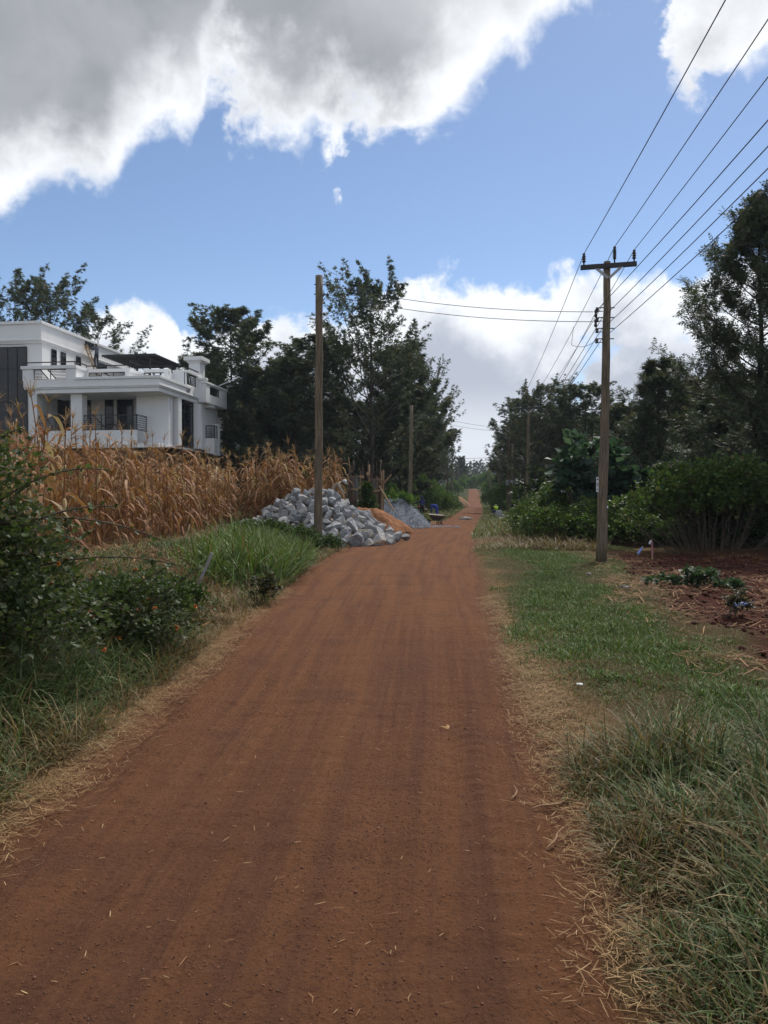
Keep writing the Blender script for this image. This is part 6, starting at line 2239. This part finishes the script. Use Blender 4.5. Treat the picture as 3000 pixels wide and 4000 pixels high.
# ------------------------------------------------------------------ wheelbarrow
def wheelbarrow():
    Y = 46.0
    x = XA(1702, Y)
    o = thing('wheelbarrow', 'old steel wheelbarrow with mortar crusted tray beside the gravel', 'wheelbarrow', (x, Y, Hs(x, Y) + .01), 0.12)
    # tray: wheel at left, handles to the right
    t0 = [(-.46, -.32, .66), (.55, -.36, .58), (.55, .36, .68), (-.46, .32, .76)]
    b0 = [(-.20, -.20, .34), (.25, -.22, .34), (.25, .22, .34), (-.20, .20, .34)]
    ti = [(p[0] * .95, p[1] * .93, p[2] - .0) for p in t0]
    bi = [(p[0] * .93, p[1] * .92, p[2] + .03) for p in b0]
    mb = MB()
    mb.add(t0 + b0 + ti + bi, [(0, 1, 5, 4), (1, 2, 6, 5), (2, 3, 7, 6), (3, 0, 4, 7), (7, 6, 5, 4), (8, 12, 13, 9), (9, 13, 14, 10), (10, 14, 15, 11), (11, 15, 12, 8), (12, 15, 14, 13), (0, 8, 9, 1), (1, 9, 10, 2), (2, 10, 11, 3), (3, 11, 8, 0)])
    tray = mb.build('tray', M['barrow_steel'], o)
    MB().add([(p[0] * .93, p[1] * .90, p[2] - .02) for p in t0], [(0, 1, 2, 3)]).build('mortar_crust', M['dried_mortar'], tray)
    for s in (-1, 1):
        MB().tube([(-.52, .05 * s, .19), (-.25, .17 * s, .31), (.30, .24 * s, .33), (.62, .28 * s, .50), (.95, .29 * s, .52)], .019, 7).build('handle', M['barrow_steel'], o, True)
        MB().tube([(.16, .23 * s, .33), (.10, .27 * s, .0)], .026, 6).build('leg', M['barrow_steel'], o, True)
        MB().tube([(.30, .23 * s, .33), (.40, .27 * s, .0)], .026, 6).build('leg', M['barrow_steel'], o, True)
        MB().bar((.12, .265 * s, .14), (.37, .262 * s, .14), .02, .02).build('leg_brace', M['barrow_steel'], o)
    w = MB()
    w.lathe([(.105, -.045), (.165, -.05), (.19, -.03), (.195, 0), (.19, .03), (.165, .05), (.105, .045)], (-.52, 0, .19), 22, 'y')
    wh = w.build('wheel', M['rubber'], o, True)
    MB().lathe([(.02, -.05), (.10, -.02), (.10, .02), (.02, .05)], (-.52, 0, .19), 14, 'y').build('rim', M['barrow_steel'], wh, True)
wheelbarrow()

# ------------------------------------------------------------------ motorcycle behind the standing worker
def motorcycle():
    Y = 66.5
    x = XA(1636, Y)
    o = thing('motorcycle', 'red motorcycle parked behind the worker with hands on hips', 'motorcycle', (x, Y, Hs(x, Y)), 0.25)
    for wx in (-.62, .62):
        w = MB().lathe([(.22, -.04), (.27, -.05), (.30, -.02), (.305, 0), (.30, .02), (.27, .05), (.22, .04)], (wx, 0, .305), 24, 'y').build('wheel', M['rubber'], o, True)
        MB().lathe([(.21, -.03), (.225, -.02), (.225, .02), (.21, .03)], (wx, 0, .305), 20, 'y').build('rim', M['chrome'], w, True)
        sp = MB()
        for k in range(8):
            a = PI * k / 8
            sp.bar((wx - .21 * math.cos(a), 0, .305 - .21 * math.sin(a)), (wx + .21 * math.cos(a), 0, .305 + .21 * math.sin(a)), .008)
        sp.build('spokes', M['chrome'], w)
    fr = MB()
    fr.tube([(-.62, .07, .305), (-.2, .06, .38), (.1, .05, .36), (.35, 0, .86)], .022, 6).tube([(-.62, -.07, .305), (-.2, -.06, .38), (.1, -.05, .36), (.35, 0, .86)], .022, 6)
    fr.tube([(.35, 0, .86), (-.15, 0, .78), (-.65, 0, .76)], .025, 6).tube([(-.62, 0, .305), (-.45, 0, .72)], .025, 6)
    fr.build('frame', M['black_plastic'], o, True)
    for s in (-1, 1):
        MB().tube([(.62, .07 * s, .305), (.42, .07 * s, .92)], .02, 6).build('fork', M['chrome'], o, True)
    MB().ellip((.12, 0, .82), (.26, .12, .13), 12, 8).build('fuel_tank', M['red_paint'], o, True)
    MB().ellip((-.38, 0, .82), (.36, .12, .07), 12, 8).build('seat', M['black_plastic'], o, True)
    MB().ellip((.0, 0, .45), (.2, .13, .15), 10, 7).build('engine', M['galvanised'], o, True)
    MB().tube([(.1, -.12, .30), (-.3, -.14, .28), (-.75, -.14, .36)], [.025, .035, .045], 8).build('exhaust', M['chrome'], o, True)
    MB().ellip((.62, 0, .63), (.28, .06, .05), 10, 6).build('front_mudguard', M['red_paint'], o, True)
    MB().ellip((-.62, 0, .64), (.28, .07, .06), 10, 6).build('rear_mudguard', M['red_paint'], o, True)
    MB().tube([(.30, -.36, 1.06), (.36, -.2, 1.02), (.40, 0, 1.0), (.36, .2, 1.02), (.30, .36, 1.06)], .016, 6).build('handlebar', M['black_plastic'], o, True)
    MB().ellip((.50, 0, .92), (.09, .10, .10), 10, 7).build('headlight', M['chrome'], o, True)
    MB().box((-.98, -.16, .80), (-.66, .16, .84)).build('carrier', M['galvanised'], o)
    MB().ellip((-.85, 0, .95), (.06, .06, .05), 8, 5).build('tail_light', M['red_paint'], o, True)
    # load beside it
    jc = thing('jerrycan', 'yellow jerrycan standing between the two workers in blue', 'jerrycan', (XA(1671, 60), 60.0, Hs(XA(1671, 60), 60)), .2)
    MB().box((-.16, -.1, 0), (.16, .1, .42)).build('can_body', M['yellow_plastic'], jc, bevel=.035)
    MB().tube([(-.1, 0, .42), (-.08, 0, .49), (.06, 0, .49), (.08, 0, .42)], .018, 6).build('can_handle', M['yellow_plastic'], jc, True)
    MB().lathe([(.03, .42), (.03, .47), (.01, .475)], (.12, 0, 0), 8).build('can_cap', M['black_plastic'], jc, True)
motorcycle()

# ------------------------------------------------------------------ sacks
def sack(label, px, py, sx, sy, sz, seed, rz=0.0, group='white sacks'):
    rng = np.random.default_rng(seed)
    Y = DY(py)
    x = XA(px, Y)
    bm = bmesh.new()
    bmesh.ops.create_icosphere(bm, subdivisions=4, radius=1.0)
    for v in bm.verts:
        p = np.array(v.co)
        q = np.sign(p) * np.abs(p) ** .7
        nz = float(fbm(np.array(p[0] * 2.3 + p[2] + seed), np.array(p[1] * 2.3 + p[2] * 1.7 + seed), seed)) - .5
        rid = abs(float(fbm(np.array(p[0] * 3 + 9), np.array(p[1] * 5 + p[2] * 3 + 4), seed + 5)) - .5)
        q = q * (1 + nz * .5 - rid * .5)
        v.co = Vector((q[0] * sx, q[1] * sy, max(q[2], -.75) * sz + sz * .75))
    me = bpy.data.meshes.new('sack')
    bm.to_mesh(me)
    bm.free()
    me.polygons.foreach_set('use_smooth', np.full(len(me.polygons), True))
    me.materials.append(M['white_sack'])
    o = thing('sack', label, 'sack', (x, Y, Hs(x, Y) + .0), rz, group)
    link('bag', me, o)
    MB().tube([(sx * .85, 0, sz * .6), (sx * 1.1, .02, sz * .8), (sx * 1.25, .05, sz * .5)], [.04, .02, .05], 7).build('tied_end', M['white_sack'], o, True)
    return o
def sack_at(label, px, Y, sx, sy, sz, seed, rz=0.0, dz=0.0):
    o = sack(label, px, 2030, sx, sy, sz, seed, rz)
    x = XA(px, Y)
    o.location = (x, Y, Hs(x, Y) + dz)
sack_at('flattened white sack lying on the road past the wheelbarrow', 1818, 56, .46, .25, .12, 2, .1, .07)
sack_at('white sack standing upright beside the vest wearer', 1950, 58, .26, .24, .42, 3, .5)
sack_at('crumpled white sack lying right of the upright sack', 1968, 57, .38, .28, .22, 4, -.4)
sack_at('small white sack end in front of the other sacks', 1955, 54, .34, .24, .14, 5, .9)
sack_at('torn flat white bag on the dry grass by the road edge', 1918, 50, .24, .16, .06, 6, .3)

# ------------------------------------------------------------------ timber formwork for two gate columns
def formwork(label, pxc, Y, wpx, top, seed, tall):
    rng = np.random.default_rng(seed)
    x = XA(pxc, Y)
    g = Hs(x, Y)
    o = thing('column_formwork', label, 'formwork', (x, Y, g))
    W = wpx / F * Y / 2
    H_ = ZA(top, Y) - g
    MB().box((-W * .62, -.18, 0), (W * .62, .22, H_ - .45)).build('concrete_core', M['concrete'], o, bevel=.01)
    # front boards, with gaps
    nb = 4
    for i in range(nb):
        a, b = -W + 2 * W * i / nb, -W + 2 * W * (i + 1) / nb - .02
        z1 = H_ * rng.uniform(.86, 1.0) if i in (0,) else H_ * rng.uniform(.45, .9)
        MB().box((a, -.245 - rng.random() * .02, .0), (b, -.20, z1)).build('plank', M['rough_plank'], o)
    for s in (-1, 1):
        MB().box((W * s - .03, -.2, 0), (W * s + .03, .25, H_ * rng.uniform(.9, 1.0))).build('plank', M['rough_plank'], o)
        MB().bar((W * s * 1.08, -.31, .0), (W * s * 1.08 + rng.normal() * .03, -.30, H_ * rng.uniform(.72, .98)), .06, .09, (0, 1, 0)).build('upright', M['pale_timber' if s > 0 else 'rough_plank'], o)
    for k in range(4):
        z = H_ * (.14 + .23 * k) + rng.normal() * .05
        MB().bar((-W * 1.15, -.285, z), (W * 1.15, -.285, z + rng.normal() * .03), .05, .10).build('batten', M['rough_plank' if k % 2 else 'pale_timber'], o)
    # short packing blocks at the corner
    for k in range(5):
        z = H_ * (.1 + .18 * k)
        MB().box((W * 1.0, -.40, z), (W * 1.0 + .14, -.34, z + .09)).build('block', M['pale_timber'], o)
    for k in range(tall):
        px_ = rng.uniform(-W * .7, W * .7)
        MB().tube([(px_, rng.uniform(-.1, .15), H_ - .6), (px_ + rng.normal() * .04, .0, H_ + rng.uniform(.1, .45))], .013, 5).build('rebar', M['rebar'], o, True)
    q = -W if seed % 2 else W
    MB().tube([(q * .6, -.1, H_ - .5), (q * 1.1, -.1, H_ + .55)], .016, 5).build('rebar', M['pale_timber'], o, True)
    return o, W, H_
o, W, H_ = formwork('left hand timber formwork of a gate column behind the stone heap', 1386, 38.0, 44, 1828, 3, 4)
MB().bar((-W * 1.3, -.35, H_ * .45), (-W * 1.05, -.3, H_ * .9), .05, .06).build('prop', M['rough_plank'], o)
o, W, H_ = formwork('right hand timber formwork of a gate column beside the upright shrub', 1468, 39.5, 40, 1838, 6, 3)
MB().bar((W * .7, -.38, H_ * .72), (W * 3.4, -.9, H_ * .28), .05, .07).build('prop', M['pale_timber'], o)
MB().bar((W * 1.0, -.38, H_ * .70), (W * 3.0, -.5, H_ * .92), .05, .07).build('prop', M['pale_timber'], o)
MB().bar((W * .4, -.36, H_ * .30), (W * 2.2, -.9, H_ * .02), .05, .07).build('prop', M['pale_timber'], o)
for px, top, Y, mt, lab in [(1437, 1802, 40.5, 'rough_plank', 'tall reddish board standing between the two formworks'), (1441, 1815, 39.6, 'pale_timber', 'pale post standing between the two formworks'),
                            (1416, 1818, 40.8, 'rough_plank', 'dark thin board behind the upright shrub'), (1496, 1835, 40.2, 'pale_timber', 'pale notched post right of the right formwork'), (1488, 1838, 40.6, 'rough_plank', 'dark board behind the right formwork')]:
    x = XA(px, Y)
    g = Hs(x, Y)
    o = thing('timber_post', lab, 'post', (x, Y, g), 0, 'posts around the formworks')
    hh = ZA(top, Y) - g
    MB().bar((0, 0, -.1), (.03, 0, hh), .09, .05, (0, 1, 0)).build('post_shaft', M[mt], o)
    MB().box((-.08, -.09, hh * .78), (.10, -.03, hh * .83)).build('cleat', M['pale_timber'], o)

# ------------------------------------------------------------------ small things
def stake(label, px0, py0, px1, py1, w, mat, name='stake'):
    Y = DY(py0)
    a = P(px0, py0, Y)
    x, g = a.x, Hs(a.x, Y)
    o = thing(name, label, 'stake', (x, Y, g))
    b = P(px1, py1, Y)
    top = Vector((b.x - x, .02, b.z - g))
    MB().bar((0, 0, -.12), top, w, w * .45, (0, 1, 0)).build('shaft', M[mat], o)
    return o, top
o, top = stake('grey leaning wooden stake among the weeds at left', 760, 2335, 828, 2160, .055, 'grey_stake')
o, top = stake('thin survey stake with a pale ribbon at the edge of the thicket', 2550, 2175, 2545, 2108, .035, 'pale_timber')
MB().bar(top + Vector((-.02, -.03, -.03)), top + Vector((-.07, -.04, -.12)), .03, .045).build('ribbon', M['white_paper'], o)
MB().bar(top + Vector((.01, -.03, -.05)), top + Vector((.03, -.03, -.42)), .03, .03).build('ribbon', M['pink_ribbon'], o)

def bottle(label, px, py, L, rz, tilt, mat):
    Y = DY(py)
    x = XA(px, Y)
    o = thing('plastic_bottle', label, 'bottle', (x, Y, Hs(x, Y) + .10), rz)
    MB().lathe([(.01, 0), (.038, .01), (.04, .05), (.036, .08), (.04, .11), (.036, .14), (.038, .19), (.016, .245), (.014, .255)], (0, 0, 0), 14, 'x').build('bottle_body', M[mat], o, True)
    MB().lathe([(.017, .256), (.017, .28), (.01, .282)], (0, 0, 0), 10, 'x').build('bottle_cap', M['white_paper'], o, True)
    o.scale = (L,) * 3
    o.rotation_euler = (0, tilt, rz)
bottle('crumpled blue plastic bottle on the dug soil at right', 2866, 2400, 1.05, .2, 0.0, 'blue_plastic')
bottle('blue plastic bottle hanging in the dark below the thicket', 2492, 2165, 1.0, .3, -.9, 'blue_plastic')

def scrap(label, px, py, s, mat, seed):
    rng = np.random.default_rng(seed)
    Y = DY(py)
    x = XA(px, Y)
    n = 7
    V = []
    for i in range(n):
        for j in range(n):
            V.append(((i / (n - 1) - .5) * s, (j / (n - 1) - .5) * s * .6, float(fbm(np.array(i * .7 + seed), np.array(j * .7), seed)) * s * .45))
    F_ = [(i * n + j, (i + 1) * n + j, (i + 1) * n + j + 1, i * n + j + 1) for i in range(n - 1) for j in range(n - 1)]
    o = link('litter_scrap', mesh_np('litter_scrap', V, F_, None, True, M[mat]), None, (x, Y, Hs(x, Y) + .03), (0, 0, seed))
    md = o.modifiers.new('thick', 'SOLIDIFY')
    md.thickness = .004
    tag(o, label, 'litter')
scrap('white plastic scrap in the dry grass left of the power pole', 2245, 2140, .22, 'white_paper', 3)
scrap('dark scrap lying on the lawn below the power pole', 2300, 2262, .16, 'black_plastic', 4)
scrap('dark scrap on the grass near the dug soil', 2440, 2330, .20, 'black_plastic', 5)
scrap('small pale scrap on the grass by the tall dry grass', 2268, 2712, .05, 'white_paper', 6)

# a few twigs on the road
rng = np.random.default_rng(63)
for px, py, L, a, lab in [(2080, 3160, .36, .35, 'long curved twig lying at the right edge of the road'), (2000, 3140, .20, 1.2, 'short curved twig left of the long twig on the road'), (2140, 3330, .26, .9, 'bent twig on the right side of the road near the grass')]:
    Y = DY(py, .01)
    x = XA(px, Y)
    p = np.array([0, 0, .012]); pth = [p]
    for j in range(6):
        a += rng.normal() * .22
        p = p + np.array([math.cos(a), math.sin(a), rng.normal() * .04]) * L / 6
        pth.append(p)
    o = MB().tube(pth, [.004, .005, .005, .0045, .004, .003, .002], 6).build('twig', M['dry_twig'] if 'dry_twig' in M else M['twig'], None, True, loc=(x, Y, float(road_z(np.array([x]), np.array([Y]))[0])))
    tag(o, lab, 'twig')
# a dry leaf on the road
Y = DY(2850); x = XA(1752, Y)
o = link('dry_leaf', mesh_np('dry_leaf', [(0, 0, 0), (-.02, .03, .012), (0, .08, .004), (.02, .03, .012), (.04, .015, .01), (.035, .04, .02)], [(0, 3, 2, 1), (0, 4, 5, 3)], np.tile([(.45, .27, .12)], (6, 1)), False, M['dry_straw']), None, (x, Y, float(road_z(np.array([x]), np.array([Y]))[0]) + .012), (0, 0, .8))
tag(o, 'pale dry leaf lying on the middle of the road', 'leaf')

# picket fence by the meter pole
Yf = 60.0
x = XA(2035, Yf)
pf = thing('picket_fence', 'short weathered picket fence between meter pole and second power pole', 'fence', (x, Yf, Hs(x, Yf)))
rng = np.random.default_rng(8)
hp_ = ZA(1945, Yf) - Hs(x, Yf)
for i in range(7):
    MB().box((-.45 + .16 * i, -.02, 0), (-.45 + .16 * i + .10, .02, hp_ * rng.uniform(.85, 1.02))).build('picket', M['grey_stake'], pf)
for z in (.4, 1.1):
    MB().box((-.5, .022, z), (.62, .06, z + .07)).build('fence_rail', M['grey_stake'], pf)

# ------------------------------------------------------------------ haze
def haze():
    m, t, out = material('haze_air')
    v = t.new('ShaderNodeVolumePrincipled')
    v.inputs['Color'].default_value = (0.78, 0.87, 1.0, 1)
    v.inputs['Density'].default_value = HAZE
    v.inputs['Anisotropy'].default_value = 0.2
    t.l.new(v.outputs[0], out.inputs['Volume'])
    MBx = MB().box((-850, -58, -4), (850, 2500, 45))
    o = MBx.build('haze', m)
    tag(o, 'thin bluish air over the far road and trees', 'haze', kind='stuff')
HAZE = 0.00028
if HAZE > 0: haze()
